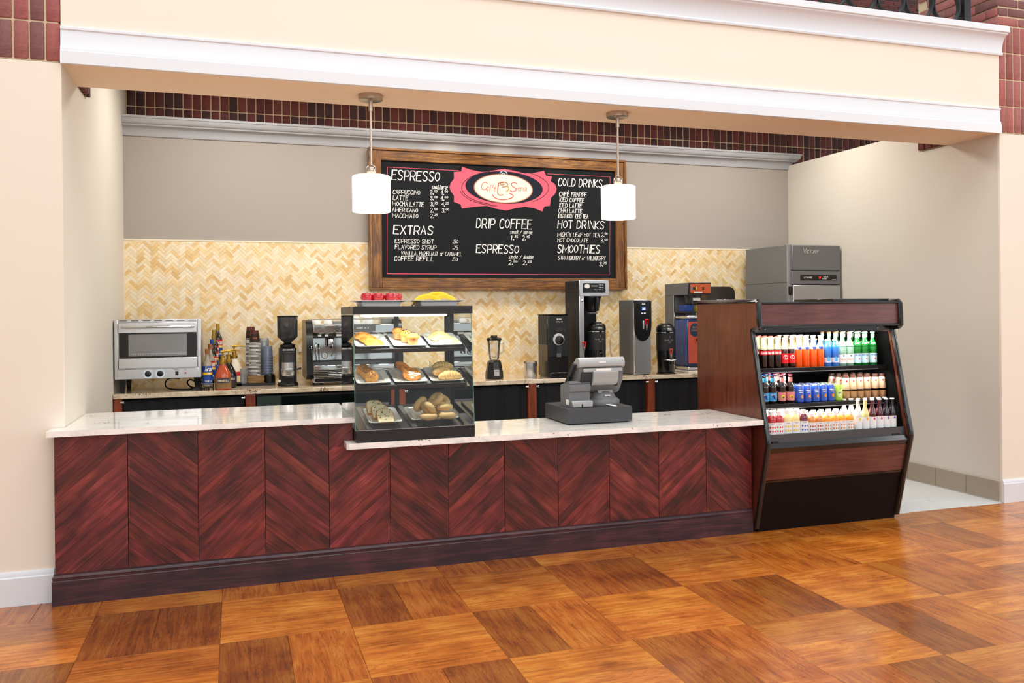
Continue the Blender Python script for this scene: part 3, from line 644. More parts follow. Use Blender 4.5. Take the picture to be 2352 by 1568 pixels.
# ================================================================ GLASS PASTRY CASE
GLS = glass('clear case glass', '#f4fbf8', .0); EDG = mat('green glass edge', '#5f8f80', .2); CBK = mat('black powder coat', '#1d1d1f', .38, var=.08, vs=80)
CX0, CX1, CY0, CY1 = 1.600, 2.318, -.122, .50; ZB, ZT = .7975, 1.59
dc = thing('display_case', 'countertop glass pastry case with black frame, two tilted shelves and a lit top', 'display case', (1.959, .19, ZB))
m = LB(dc).box(CX0+.004, CX1, CY0, CY1, ZB, ZB+.068, .003); part('base', m, CBK, dc)
part('base_lip', LB(dc).box(CX0, CX1, CY0-.002, CY0+.004, ZB+.068, ZB+.072), mat('satin aluminium', '#9fa3a6', .35, 1.0), dc)
m = LB(dc).box(CX0-.004, CX1, CY0+.03, CY1, ZT-.048, ZT, .003); part('top_housing', m, CBK, dc)
m = LB(dc); m.box(CX0+.05, CX1-.15, CY0+.07, CY0+.11, ZT-.062, ZT-.049, .005); part('light_tube', m, mat('fluorescent tube', '#fff6df', .4, emit=5.0), dc)
l = bpy.data.lights.new('case_light', 'AREA'); l.shape = 'RECTANGLE'; l.size = .6; l.size_y = .06; l.energy = 5; l.color = (1, .96, .86)
o = bpy.data.objects.new('case_light', l); COL.objects.link(o); o.location = (1.95, CY0+.09, ZT-.066)
t_ = .005
def gbox(*a): return part('glass_pane', LB(dc).box(*a), [GLS], dc)
q = LB(dc); fy0, fy1 = CY0+.004, CY0+.034   # front pane leans back slightly
q.add([(CX0, fy0, ZB+.068), (CX1-.002, fy0, ZB+.068), (CX1-.008, fy1, ZT-.046), (CX0-.002, fy1, ZT-.046)], [(0, 1, 2, 3)]); part('glass_pane', q, GLS, dc)
for xs, z0 in ((CX0-.004, .9405), (CX1-.006, ZB+.068)):
    q = LB(dc); q.add([(xs, fy0+.004, z0), (xs, CY1-.01, z0), (xs, CY1-.01, ZT-.048), (xs, fy1+.004, ZT-.048)], [(0, 1, 2, 3)]); part('glass_pane', q, GLS, dc)
q = LB(dc)
for P_ in ([(CX0, fy0, ZB+.07), (CX0-.002, fy1, ZT-.048)], [(CX1-.004, fy0, ZB+.07), (CX1-.01, fy1, ZT-.048)], [(CX0-.003, fy0+.004, .942), (CX0-.003, CY1-.01, .942)]): part('glass_edge', LB(dc).tube(P_, .0024, 6), EDG, dc)
PST = mat('dark post', '#2c2d30', .4)
for a_, w_ in ((CX0, .028), (1.94, .028), (CX1-.036, .03)): part('post', LB(dc).box(a_, a_+w_, CY1-.03, CY1-.002, ZB+.068, ZT-.048, .002), PST, dc)
TILT = math.radians(14)
SH = [(1.335, .010, .28), (1.118, -.02, .30)]   # front-edge z, y, depth
SHM = mat('black shelf', '#17181a', .22, var=.1, coat=.3)
for k, (z, y, d) in enumerate(SH):
    q = MB().box(-.34, .335, 0, d, -.012, -.002, .001).box(-.34, .335, -.006, .006, -.024, .001, .001)
    part('shelf', q, SHM, dc, (1.955-1.959, y-.19, z-ZB), (TILT, 0, 0))
    for sx in (-.342, .337): part('shelf_bracket', MB().prism([(-.01, -.04), (d, -.012), (d, .004), (.0, .004)], 'x', sx, sx+.005), CBK, dc, (1.955-1.959, y-.19, z-ZB), (TILT, 0, 0))
    q = MB()
    for sx in (-.115, .108): q.box(sx-.012, sx+.012, .0, d, -.0015, .001)
    part('price_strip', q, mat('grey strip', '#7d7f83', .3), dc, (1.955-1.959, y-.19, z-ZB), (TILT, 0, 0))
q = MB().box(-.335, .335, 0, .54, -.004, .0); part('deck_panel', q, SHM, dc, (-.004, CY0+.012-.19, .070), (math.radians(9), 0, 0))
ALU = mat('satin aluminium', '#9fa3a6', .35, 1.0)
for sx in (-.27, .0): part('deck_strip', MB().box(sx-.015, sx+.015, .012, .5, .0005, .003), ALU, dc, (-.004, CY0+.012-.19, .070), (math.radians(9), 0, 0))
part('deck_rail', MB().box(.298, .304, .03, .5, .0, .012), CBK, dc, (-.004, CY0+.012-.19, .070), (math.radians(9), 0, 0))
# plates
CHN = mat('white glazed china', '#f2f2f0', .12, var=.01, coat=.5)
def plate(w, d, h=.016):
    m = MB()
    def ring_(hw, hd, z, r, n=4):
        out = []
        for (sx, sy, a0) in ((1, 1, 0), (-1, 1, 90), (-1, -1, 180), (1, -1, 270)):
            for i in range(n+1):
                a = math.radians(a0+90*i/n); out.append((sx*(hw-r)+r*math.cos(a), sy*(hd-r)+r*math.sin(a), z))
        return out
    R_ = [ring_(w*.33, d*.36, .0, .01), ring_(w*.345, d*.37, .0, .012), ring_(w*.375, d*.40, h*.68, .014), ring_(w*.5, d*.5, h-.001, .022), ring_(w*.5, d*.5, h+.001, .022), ring_(w*.49, d*.49, h+.001, .02), ring_(w*.36, d*.39, h*.7, .012), ring_(w*.33, d*.36, .005, .012), ring_(w*.1, d*.1, .004, .01)]
    n = len(R_[0]); vs = sum(R_, []); fs = [list(range(n))[::-1]]
    for j in range(len(R_)-1): fs += [[j*n+i, j*n+(i+1) % n, (j+1)*n+(i+1) % n, (j+1)*n+i] for i in range(n)]
    fs.append([(len(R_)-1)*n+i for i in range(n)]); m.add(vs, fs); return mesh_of('serving_plate', m, CHN)
pmS = plate(.205, .275); pmL = plate(.30, .255, .02); pmM = plate(.20, .285, .02)
def onshelf(k, u, v, h=.001):   # point on the tilted shelf: u across, v up the slope
    z, y, d = SH[k]; return (1.955+u, y+v*math.cos(TILT)-h*math.sin(TILT), z+v*math.sin(TILT)+h*math.cos(TILT))
plates = {}
for k, nm in ((0, 'top'), (1, 'middle')):
    for j, u in enumerate((-.228, -.003, .222)):
        o = part('serving_plate', pmS, None, None, onshelf(k, u, .137), (TILT, 0, 0))
        what = [['flat oat cookies', 'three muffins', 'pale scones'], ['glazed loaf slices', 'iced danish rolls', 'sugared croissant pastries']][k][j]
        tag(o, 'white rectangular plate of %s on the %s shelf of the case' % (what, nm), 'plate'); plates[k, j] = o
D9 = math.radians(9)
def ondeck(u, v, h=.001): return (1.955+u, CY0+.012+v*math.cos(D9)-h*math.sin(D9), ZB+.070+v*math.sin(D9)+h*math.cos(D9))
o = part('serving_plate', pmM, None, None, ondeck(-.165, .20, .012), (D9+.04, 0, 0)); tag(o, 'white rectangular plate of blueberry loaf slices on the case floor', 'plate')
o = part('serving_plate', pmL, None, None, ondeck(.14, .21, .012), (D9+.04, 0, 0)); tag(o, 'wide white plate heaped with bagels on the case floor', 'plate')
pmT = plate(.33, .30, .034)
for u, w_ in ((-.175, 'red apples'), (.185, 'bananas')):
    o = part('serving_plate', pmT, None, None, (1.959+u, .16, ZT+.001), (0, 0, 0)); tag(o, 'white footed plate of %s on top of the pastry case' % w_, 'plate')
# food
def food(nm, col, rough=.6, var=.2, vs=40, bump=.8, bs=50): return mat(nm, col, rough, var=var, vs=vs, bump=bump, bs=bs)
COOK = food('golden oat cookie', '#cf8a35', var=.3); SCN = food('pale scone crust', '#dfc182', var=.25); MUF = food('muffin crust', '#d98b3c', var=.3, vs=25); PAP = food('muffin paper', '#d9955a', var=.1); BLU = mat('blueberry', '#2b2233', .4)
ICE = mat('white icing', '#fbf6ee', .35); DAN = food('danish crust', '#dd8a32', var=.25, vs=20, bump=.3); PEC = food('pecan streusel', '#9a6a38', var=.45, vs=120, bump=1.2); LOAF = food('loaf crumb', '#f0ddb4', var=.12, vs=60); CRS = food('loaf crust', '#c98a3e'); BAG = food('bagel crust', '#e3bd84', var=.2, vs=14, bump=.25); SEED = mat('poppy seed', '#3a3230', .6)
CRO = food('sugared croissant', '#e3b878', var=.25, vs=40, bump=.6)
def specks(m, fn, n, r, seed, mi):
    q = random.Random(seed)
    for _ in range(n): p = fn(q.random(), q.random()); m.blob(p, (r*q.uniform(.7, 1.3), r*q.uniform(.7, 1.3), r*.8), 6, 4, mi=mi)
def cookie(seed, w, d, h, mt, sp):
    m = MB(); q = random.Random(seed); ph = [q.uniform(0, 6.28) for _ in range(4)]
    def f(r, a): k = 1+.06*math.sin(2*a+ph[0])+.05*math.sin(3*a+ph[1])+.03*math.sin(7*a+ph[2]); return r*k
    nr = 8; na = 28; vs = []; fs = []
    for j in range(nr+1):
        t = j/nr; rr = math.sin(min(t*1.25, 1)*PI/2); z = h*(max(0, 1-(t)**2.6))+.004*math.sin(9*t*3+ph[3]) if t < 1 else 0
        for i in range(na): a = 2*PI*i/na; vs.append((w/2*f(rr, a)*math.cos(a)*(t/ max(t, .001)) if False else w/2*f(t**.8, a)*math.cos(a), d/2*f(t**.8, a)*math.sin(a), max(z, 0)+(0.0022*q.random() if 0 < t < 1 else 0)))
    for j in range(nr): fs += [[j*na+i, (j+1)*na+i, (j+1)*na+(i+1) % na, j*na+(i+1) % na] for i in range(na)]
    fs.append([nr*na+i for i in range(na)][::-1]); m.add(vs, fs)
    specks(m, lambda a, b: (w*.38*math.sqrt(a)*math.cos(6.28*b), d*.38*math.sqrt(a)*math.sin(6.28*b), h*(1-.8*a*.7)*.98), 16, .0035, seed, 1)
    return mesh_of('cookie', m, [mt, sp])
def put(me, nm, lab, cat, loc, rx=0, rz=0, group=None, ry=0):
    o = part(nm, me, None, None, loc, (rx, ry, rz)); return tag(o, lab, cat, group)
ORD = ['front', 'second', 'third', 'rear']
for j, (u, v) in enumerate(((-.205, .075), (-.235, .125), (-.265, .175))):
    put(cookie(j+1, .125, .105, .018, COOK, PEC), 'oat_cookie', ORD[j]+' of the three golden cookies overlapping on the top-left plate', 'cookie', onshelf(0, u, v, .010+j*.009), TILT+.12, .3, 'golden cookies on the top shelf')
for j, (u, v) in enumerate(((.245, .09), (.215, .16))):
    put(cookie(j+9, .155, .13, .022, SCN, SEED if False else COOK), 'scone', ('front' if j == 0 else 'rear')+' pale flat scone on the top-right plate', 'scone', onshelf(0, u, v, .010+j*.012), TILT+.1, -.2, 'scones on the top shelf')
def muffin(seed):
    m = MB(); n = 36; vs = []; fs = []
    for j, (r, z) in enumerate(((.024, 0), (.034, .042))):
        for i in range(n): a = 2*PI*i/n; k = r+(.0016 if i % 2 else 0); vs.append((k*math.cos(a), k*math.sin(a), z))
    m.add(vs, [[i, (i+1) % n, n+(i+1) % n, n+i] for i in range(n)]+[list(range(n))[::-1]], 1)
    q = random.Random(seed)
    def top(u, v):
        a = 2*PI*u; t = v*PI*.62; r = .042*math.sin(t)*(1+.05*math.sin(3*a+seed)); return (r*math.cos(a), r*math.sin(a), .048+.026*math.cos(t)+.001*math.sin(a*9+v*20))
    m.grid(top, 24, 9, 0, flip=True)
    specks(m, lambda a, b: top(b, a*.6), 9, .0058, seed, 2)
    return mesh_of('muffin', m, [MUF, PAP, BLU])
for j, (u, v) in enumerate(((.02, .05), (-.012, .115), (-.045, .18))):
    put(muffin(j+1), 'muffin', ORD[j]+' of the three muffins in a row on the top-middle plate', 'muffin', onshelf(0, u, v, .006), TILT*.4, j, 'muffins on the top shelf')
def loafslice(w, h, th, m1, m2, m3, seed, n=10):
    o_ = [(-w/2, 0), (w/2, 0), (w/2*1.04, h*.6), (w/2*.95, h*.85), (w*.25, h), (-w*.25, h*1.02), (-w/2*.95, h*.87), (-w/2*1.04, h*.6)]
    m = MB().prism(o_, 'y', 0, th, 1); i_ = [(x*.93, h*.04+z*.92) for x, z in o_]; m.prism(i_, 'y', -.0012, 0, 0)
    specks(m, lambda a, b: ((a-.5)*w*.8, -.0014, h*(.1+.8*b)), n, .0036, seed, 2); return mesh_of('loaf_slice', m, [m1, m2, m3], 50)
for j in range(3):
    put(loafslice(.098, .098, .018, LOAF, CRS, BLU, j, 14), 'loaf_slice', ORD[j]+' slice of blueberry loaf on the case floor plate', 'cake', ondeck(-.16-.022*j, .075+.06*j, .022+.012*j), -.75, .05, 'blueberry loaf slices')
def dome(w, d, h, m1, m2, seed, n=60):
    m = MB(); m.blob((0, 0, 0), (w/2, d/2, h), 18, 10, .04, seed, 0, flat=-h*.35); q = random.Random(seed)
    specks(m, lambda a, b: (w/2*.75*math.sqrt(a)*math.cos(6.28*b), d/2*.75*math.sqrt(a)*math.sin(6.28*b), h*math.sqrt(max(0, 1-.56*a))), n, .0038, seed+3, 1); return mesh_of('cake_slice', m, [m1, m2])
for j in range(3):
    put(dome(.085, .075, .04, CRS, PEC, j), 'cake_slice', ORD[j]+' of three glazed nut slices on the middle-left plate', 'cake', onshelf(1, -.235-.018*j, .07+.055*j, .03+.004*j), TILT+.35, 0, 'nut slices on the middle shelf')
def roll(seed, ice):
    m = MB(); pts = []; 
    for i in range(46): a = i/45*2*PI*2.6; r = .012+.0125*a/2/PI*1.15; pts.append((r*math.cos(a), r*math.sin(a), .012+.002*math.sin(a*3)))
    m.blob((0, 0, .006), (.056, .05, .018), 20, 8, .03, seed, 0, flat=-.008); m.tube(pts, [.0095]*46, 8, 0)
    q = random.Random(seed)
    if ice:
        for _ in range(10):
            a = q.uniform(0, 6.28); r = q.uniform(0, .04); m.blob((r*math.cos(a), r*math.sin(a), .022), (.013, .008, .004), 8, 5, .2, seed, 1)
    specks(m, lambda a, b: (.042*math.sqrt(a)*math.cos(6.28*b), .042*math.sqrt(a)*math.sin(6.28*b), .0235), 16, .0032, seed, 2)
    return mesh_of('danish_roll', m, [DAN, ICE if ice else DAN, PEC])
for j in range(3):
    put(roll(j+2, j == 0), 'danish_roll', ['front danish roll with white icing on the middle shelf', 'nut-topped danish roll behind the iced one', 'rearmost plain golden danish roll on the middle shelf'][j], 'pastry', onshelf(1, .012-.022*j, .08+.045*j, .030+.009*j), TILT+.5, j, 'danish rolls on the middle shelf')
def croissant(seed, L_=.07):
    m = MB(); pts = []; rr = []
    for i in range(21): t = i/20*2-1; pts.append((L_*t, -.018*t*t, .018)); k = math.cos(t*PI/2)**.6 if abs(t) < 1 else .05; rr.append(.006+.026*k*(1+.1*math.sin(i*2.2)))
    m.tube(pts, rr, 12, 0); specks(m, lambda a, b: (L_*1.4*(a-.5), -.012-.01*b, .03+.008*(.5-b)), 14, .003, seed, 1); return mesh_of('croissant', m, [CRO, PEC])
for j, (u, v, h, rz) in enumerate(((.245, .055, .012, -.1), (.20, .12, .02, .5), (.225, .19, .03, .2))):
    put(croissant(j), 'croissant', ['front sugared croissant on the middle-right plate', 'middle croissant on the middle-right plate', 'rear croissant on the middle-right plate'][j], 'pastry', onshelf(1, u, v, h), TILT, rz, 'croissants on the middle shelf')
def bagel(seed, top):
    m = MB(); n, k = 28, 12; vs = []; fs = []; q = random.Random(seed)
    for i in range(n):
        a = 2*PI*i/n
        for j in range(k): b = 2*PI*j/k; r = .033+.022*math.cos(b); vs.append((r*math.cos(a), r*math.sin(a), .021*math.sin(b)*(1+.05*math.sin(a*3+seed))))
    for i in range(n): fs += [[i*k+j, ((i+1) % n)*k+j, ((i+1) % n)*k+(j+1) % k, i*k+(j+1) % k] for j in range(k)]
    m.add(vs, fs, 0)
    if top:
        for _ in range(90):
            a = q.uniform(0, 6.28); b = q.uniform(.3, PI-.3); r = .033+.0225*math.cos(b); m.blob((r*math.cos(a), r*math.sin(a), .0195*math.sin(b)), (.0012, .0012, .0008), 5, 3, mi=1)
    return mesh_of('bagel', m, [BAG, SEED])
bl = [bagel(1, False), bagel(2, True)]
for j, (u, v, h, rx, ry, s_, lab) in enumerate(((.10, .10, .035, 0, 0, 0, 'flat plain bagel at the left front of the heap'), (.215, .105, .035, 0, .05, 0, 'flat plain bagel at the right front of the heap'), (.105, .13, .078, .95, 0, 0, 'plain bagel leaning upright with its ring facing out'), (.205, .14, .078, .1, .1, 1, 'seeded bagel stacked at the right of the heap'), (.07, .21, .085, 1.0, 0, 1, 'seeded bagel leaning at the left rear'), (.165, .20, .115, .75, .1, 0, 'plain bagel crowning the heap'), (.215, .24, .09, .6, .5, 0, 'plain bagel at the right rear of the heap'), (.14, .19, .045, 0, 0, 0, 'plain bagel buried at the middle of the heap'))):
    put(bl[s_], 'bagel', lab, 'bagel', ondeck(u, v, h), rx, j, 'bagels on the case floor', ry)
APL = mat('red apple skin', '#b01222', .18, var=.35, vs=22, coat=.6, stretch=(3, 3, .6)); STM = mat('apple stem', '#5a3a1c', .7)
am = MB().lathe([(0.0001, .012), (.012, .003), (.024, .003), (.034, .02), (.0385, .042), (.036, .058), (.026, .068), (.014, .068), (.006, .062), (.0001, .058)], 24)
ame = mesh_of('skin', am, APL); stm = mesh_of('stem', MB().tube([(0, 0, .058), (.002, .001, .07), (.006, .002, .078)], .0014, 6), STM)
for j, (px_, y, lab) in enumerate(((843, .14, 'leftmost red apple of the front row on the case'), (869, .13, 'middle red apple of the front row on the case'), (897, .13, 'right red apple of the front row on the case'), (910, .22, 'red apple half hidden behind the right one'), (857, .23, 'red apple behind the gap of the left two'))):
    t = thing('apple', lab, 'apple', (WX(px_, y), y, ZT+.0145), j*1.3, 'red apples on the plate'); part('skin', ame, None, t); part('stem', stm, None, t)
BAN = mat('banana skin', '#dfb81e', .45, var=.2, vs=12); BTP = mat('banana tip', '#6b5a1e', .7)
def banana():
    m = MB(); pts = []; rr = []
    for i in range(17): t = i/16; a = -.95+1.9*t; pts.append((.115*math.sin(a), 0, .115*(math.cos(a)-math.cos(.95)))); rr.append([.005, .007][i > 0] if i < 1 or i > 15 else .0155*min(1, .45+2.6*min(t, 1-t)))
    m.tube(pts, rr, 6, 0, ); return mesh_of('skin', m, BAN, 20)
bnm = banana(); btm = mesh_of('tip', MB().tube([(-.093, 0, -.001), (-.108, 0, -.016)], .005, 6).tube([(.093, 0, 0), (.098, 0, -.006)], .004, 6), BTP)
for j, (px_, y, z, rz, lab) in enumerate(((984, .08, .018, .1, 'front left banana lying on the plate on the case'), (1022, .12, .02, .3, 'front right banana lying on the plate on the case'), (1006, .19, .036, -.12, 'top banana resting over the other bananas'))):
    t = thing('banana', lab, 'banana', (WX(px_, y), y, ZT+z), rz, 'bananas on the plate'); part('skin', bnm, None, t, rot=(-.5, 0, 0)); part('tip', btm, None, t, rot=(-.5, 0, 0))
# ================================================================ BACK COUNTER
ZC = .948; YC = 2.0
RW = wood('red oak post', [(0, '#3a150a'), (.4, '#7a3216'), (.7, '#a04a22'), (1, '#c06a38')], rough=.45, axis='z', blot=.3, tint=False)
CLO = mat('black pleated cloth', '#1d1d20', .9, var=.25, vs=60, bump=.4, bs=300)
STL = mat('brushed stainless steel', '#d2d3d5', .3, .85, var=.06, vs=8, stretch=(1, 1, 40)); STD = mat('dull steel', '#6c6e71', .5, .1, spec=.25, var=.08, vs=6); CHR = mat('polished chrome', '#d9dbdd', .08, 1.0, var=.02)
BPL = mat('black plastic', '#0a0a0b', .3, var=.1, coat=.12); DGR = mat('dark grey plastic', '#343538', .55, spec=.25, var=.06, bump=.15, bs=300); WHP = mat('white plastic', '#eceae6', .4); RED = mat('red plastic', '#d3141c', .3, coat=.3)
WLET = mat('white print', '#f2f2f2', .6); SMK = glass('smoked plastic', '#77777c', .05, op=.25); CLR = glass('clear plastic', '#f3f3f3', .05, op=.08)
bc = thing('back_counter', 'tan granite topped back counter with wooden posts along the tiled wall', 'counter', (2.8, 2.4, 0))
part('cabinet_body', LB(bc).box(xl+.005, 5.95, 2.10, 2.775, .02, ZC-.04), mat('dark interior', '#191614', .8), bc)
for a_, b_ in ((xl+.006, .118), (1.018, 1.095), (2.185, 2.31), (3.412, 3.488), (4.592, 4.664), (5.7, 5.775)): part('post', LB(bc).box(a_, b_, 2.012, 2.095, 0, ZC-.041, .003), RW, bc)
cl_ = mesh_of('clip', MB().lathe([(.008, -.02), (.008, 0), (.011, 0), (.011, .006), (.0, .008)], 10, ax='x').box(-.01, .0, -.004, .012, -.004, .004), CHR)
for x in (.128, 1.008, 2.32, 3.402, 3.5, 4.582, 4.676): part('clip', cl_, None, bc, (x-2.8, 2.0-2.4+.0, .885))
ot = part('countertop', MB().box(xl+.003, 5.96, YC, 2.778, ZC-.038, ZC, .004), GRB); tag(ot, 'speckled tan granite countertop under the oven and coffee machines', 'countertop')
ct_lab = ['black pleated curtain under the oven, leftmost on the back counter', 'black curtain hanging behind the pastry case and blender', 'black curtain behind the cash register', 'black curtain beside the wood-sided drinks cooler']
for (a_, b_), lb in zip(((.125, 1.01), (2.318, 3.405), (3.494, 4.586), (4.67, 5.69)), ct_lab):
    n = int((b_-a_)*90); m = MB(); L_ = b_-a_; s0 = a_*7
    def f(u, v): x = a_+u*L_; w_ = .016*(.35+.65*v)*math.sin(x*72+2.4*math.sin(x*9))+.009*math.sin(x*31+s0); return (x, 2.055+w_, ZC-.06-v*.84)
    m.grid(f, n, 8); m.tube([(a_, 2.055, ZC-.062), (b_, 2.055, ZC-.062)], .006, 6); o = part('curtain', m, CLO); tag(o, lb, 'curtain', 'curtains under the back counter')
uc = thing('undercounter_cooler', 'low glass-fronted cooler under the espresso machine', 'cooler', (1.64, 2.3, 0))
DGL = mat('dark glass', '#0d1513', .08, coat=.5); part('body', LB(uc).box(1.10, 2.18, 2.03, 2.098, .05, ZC-.05, .004), mat('cooler black', '#10120f', .4), uc)
part('glass_door', LB(uc).box(1.30, 2.165, 2.02, 2.03, .2, ZC-.065, .002), DGL, uc); part('steel_strip', LB(uc).box(1.30, 2.165, 2.008, 2.02, .775, .80, .002), STD, uc)
q = LB(uc); part('label_sheet', LB(uc).box(1.105, 1.29, 2.015, 2.028, .2, ZC-.06, .003), mat('dark green panel', '#22302a', .5), uc)
# ---------------------------------------------------------------- convection oven
ov = thing('countertop_oven', 'stainless steel countertop oven with glass door and two knobs', 'oven', (.375, 2.3, ZC))
yo = 2.06; OX0, OX1 = .062, .688
part('body', LB(ov).box(OX0, OX1, yo+.02, 2.56, 1.055, 1.517, .004), STL, ov)
q = LB(ov); q.box(OX0+.0, OX0+.026, yo-.006, yo+.02, 1.055, 1.515, .003); part('side_trim', q, STL, ov); q = LB(ov); q.box(OX1-.026, OX1, yo-.006, yo+.02, 1.055, 1.515, .003); part('side_trim', q, STL, ov)
part('top_grille', LB(ov).box(OX0+.027, OX1-.027, yo+.002, yo+.02, 1.497, 1.515, .001), STL, ov)
q = LB(ov)
for k in range(7): q.box(OX0+.035+k*.083, OX0+.09+k*.083, yo-.0005, yo+.003, 1.505, 1.51)
part('vent_slots', q, BPL, ov, kind='stuff')
od = part('door_frame', LB(ov).box(OX0+.033, OX1-.033, yo-.002, yo+.018, 1.2185, 1.4115), BPL, ov)
part('door_top_band', LB(ov).box(OX0+.03, OX1-.03, yo-.012, yo+.018, 1.412, 1.492, .003), STL, od); part('door_bottom_band', LB(ov).box(OX0+.03, OX1-.03, yo-.012, yo+.018, 1.14, 1.218, .003), STL, od)
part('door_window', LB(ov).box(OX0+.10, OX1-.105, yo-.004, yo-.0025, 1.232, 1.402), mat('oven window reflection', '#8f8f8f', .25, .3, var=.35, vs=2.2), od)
q = LB(ov)
for k in range(22): q.box(OX0+.115+k*.018, OX0+.1165+k*.018, yo-.006, yo-.0045, 1.238, 1.25)
q.box(OX0+.11, OX1-.11, yo-.006, yo-.0045, 1.249, 1.2515); part('rack', q, CHR, ov, kind='stuff')
part('handle', LB(ov).tube([(OX0+.055, yo-.012, 1.458), (OX0+.06, yo-.035, 1.458), (OX0+.08, yo-.042, 1.458), (OX1-.08, yo-.042, 1.458), (OX1-.06, yo-.035, 1.458), (OX1-.055, yo-.012, 1.458)], .009, 10), CHR, od)
part('control_panel', LB(ov).box(OX0+.02, OX1-.02, yo-.008, yo+.018, 1.056, 1.132, .002), STL, ov)
kn = mesh_of('knob', MB().lathe([(0, -.024), (.022, -.022), (.024, -.004), (.024, .0)], 24, ax='y').lathe([(.036, -.002), (.036, -.006), (.027, -.006), (.027, -.002)], 28, ax='y', mi=1), [BPL, CHR])
for x in (.30, .387): part('knob', kn, None, ov, (x-.375, yo-.008-2.3, 1.094-ZC))
part('switch', LB(ov).box(.497, .52, yo-.013, yo-.008, 1.078, 1.108, .002), BPL, ov)
part('indicator_light', LB(ov).blob((.571, yo-.009, 1.094), .0075, 10, 6), mat('red indicator', '#c01818', .2, coat=.5), ov)
q = LB(ov); text(q, 'BROILER', plane_y(.509, yo-.0088, 1.12), .035, .006); text(q, 'HEAT', plane_y(.571, yo-.0088, 1.12), .022, .006); part('lettering', q, BPL, ov)
for x in (.115, .655):
    for y in (2.10, 2.5): part('leg', LB(ov).add([(x+a*s, y+b*s, z) for z, s in ((ZC+.0005, .013), (1.056, .026)) for a, b in ((-1, -1), (1, -1), (1, 1), (-1, 1))], [(3, 2, 1, 0), (4, 5, 6, 7)]+[(i, (i+1) % 4, 4+(i+1) % 4, 4+i) for i in range(4)]), BPL, ov)
q = MB().tube(sm([(.5, 2.5, 1.02), (.43, 2.35, 1.04), (.40, 2.25, 1.0), (.43, 2.2, .96), (.52, 2.17, ZC+.006), (.62, 2.16, ZC+.006), (.66, 2.2, .99), (.6, 2.3, 1.03), (.56, 2.35, 1.0), (.6, 2.28, ZC+.006), (.7, 2.24, ZC+.006)]), .006, 8)
tag(part('power_cord', q, BPL), 'black power cord looped under the steel oven', 'cord')
# ---------------------------------------------------------------- syrup bottles, pumps
NAV = mat('blue label', '#16479c', .45); YEL = mat('yellow label', '#f0c81e', .5); RDL = mat('red label', '#c8202a', .45); GOLD = mat('gold foil', '#b8963c', .3, .7); DKG = mat('dark syrup glass', '#1a1512', .08, coat=.6, var=.2); AMB = mat('pale syrup glass', '#9a8f7c', .1, coat=.6, var=.2); BCAP = mat('brown cap', '#9a5a2e', .5)
def syrup(lab, loc, body, cap, top, big):
    t = thing('syrup_bottle', lab, 'bottle', loc, 0, 'flavoured syrup bottles in the rack')
    part('glass', MB().lathe([(.033, 0), (.037, .005), (.037, .165), (.034, .185), (.02, .212), (.0145, .232), (.0135, .262)], 20), body, t)
    part('cap', MB().lathe([(.0142, .232) if cap is GOLD else (.016, .262), (.0155, .30), (0, .30)], 14), cap, t)
    q = MB().lathe([(.0376, .02), (.0376, .095)], 20, mi=0).lathe([(.0376, .095), (.0376, .115)], 20, mi=2).lathe([(.0376, .115), (.0376, .165)], 20, mi=1); part('label', q, [NAV, top, YEL], t)
    q = MB(); text(q, 'Torani', cyl(.0384, .141, a=-PI/2+.2), .06, .034, .12, .3); text(q, big, cyl(.0384, .045, a=-PI/2+.2), .052, .014, .16); part('lettering', q, WLET, t)
    q = MB(); q.blob((.014*1, -.036, .104), (.012, .003, .011), 8, 5); part('fruit_print', q, mat('cream print', '#f3dfb0', .6), t); return t
SB = [((475, 2.10), .0, AMB, BCAP, NAV, 'VANILLA', 'front syrup bottle with a blue vanilla label and brown cap'), ((482, 2.19), .035, AMB, BCAP, RDL, 'CARAMEL', 'second syrup bottle in the rack, brown cap and red-topped label'), ((486, 2.28), .07, DKG, mat('blue cap', '#1d4c92', .4), RDL, 'MOCHA', 'third syrup bottle in the rack, with the blue cap'), ((490, 2.38), .10, DKG, GOLD, RDL, 'HAZELNUT', 'fourth syrup bottle in the rack, gold neck half hidden'), ((491, 2.48), .145, DKG, GOLD, RDL, 'IRISH', 'fifth syrup bottle in the rack, gold neck'), ((500, 2.58), .195, DKG, GOLD, RDL, 'ALMOND', 'topmost dark syrup bottle at the back of the rack with gold neck')]
for (px_, y), dz, b_, c_, t_, big, lb in SB: syrup(lb, (WX(px_, y), y, ZC+.028+dz), b_, c_, t_, big)
rk = thing('bottle_rack', 'stepped black wire rack holding the syrup bottles', 'rack', (.78, 2.3, ZC))
for k, ((px_, y), dz, *_) in enumerate(SB):
    x = WX(px_, y); z = ZC+.024+dz; q = LB(rk); q.box(x-.042, x+.042, y-.042, y+.042, z-.006, z+.0)
    for sx in (-1, 1):
        q.tube([(x+sx*.043, y-.043, ZC+.001), (x+sx*.043, y-.043, z+.03)], .003, 6); q.tube([(x+sx*.043, y+.04, ZC+.001), (x+sx*.043, y+.04, z+.05)], .003, 6)
    q.tube([(x-.043, y-.043, z+.03), (x+.043, y-.043, z+.03)], .003, 6); part('tier', q, BPL, rk)
BRS = mat('brass pump', '#b08d35', .25, .85)
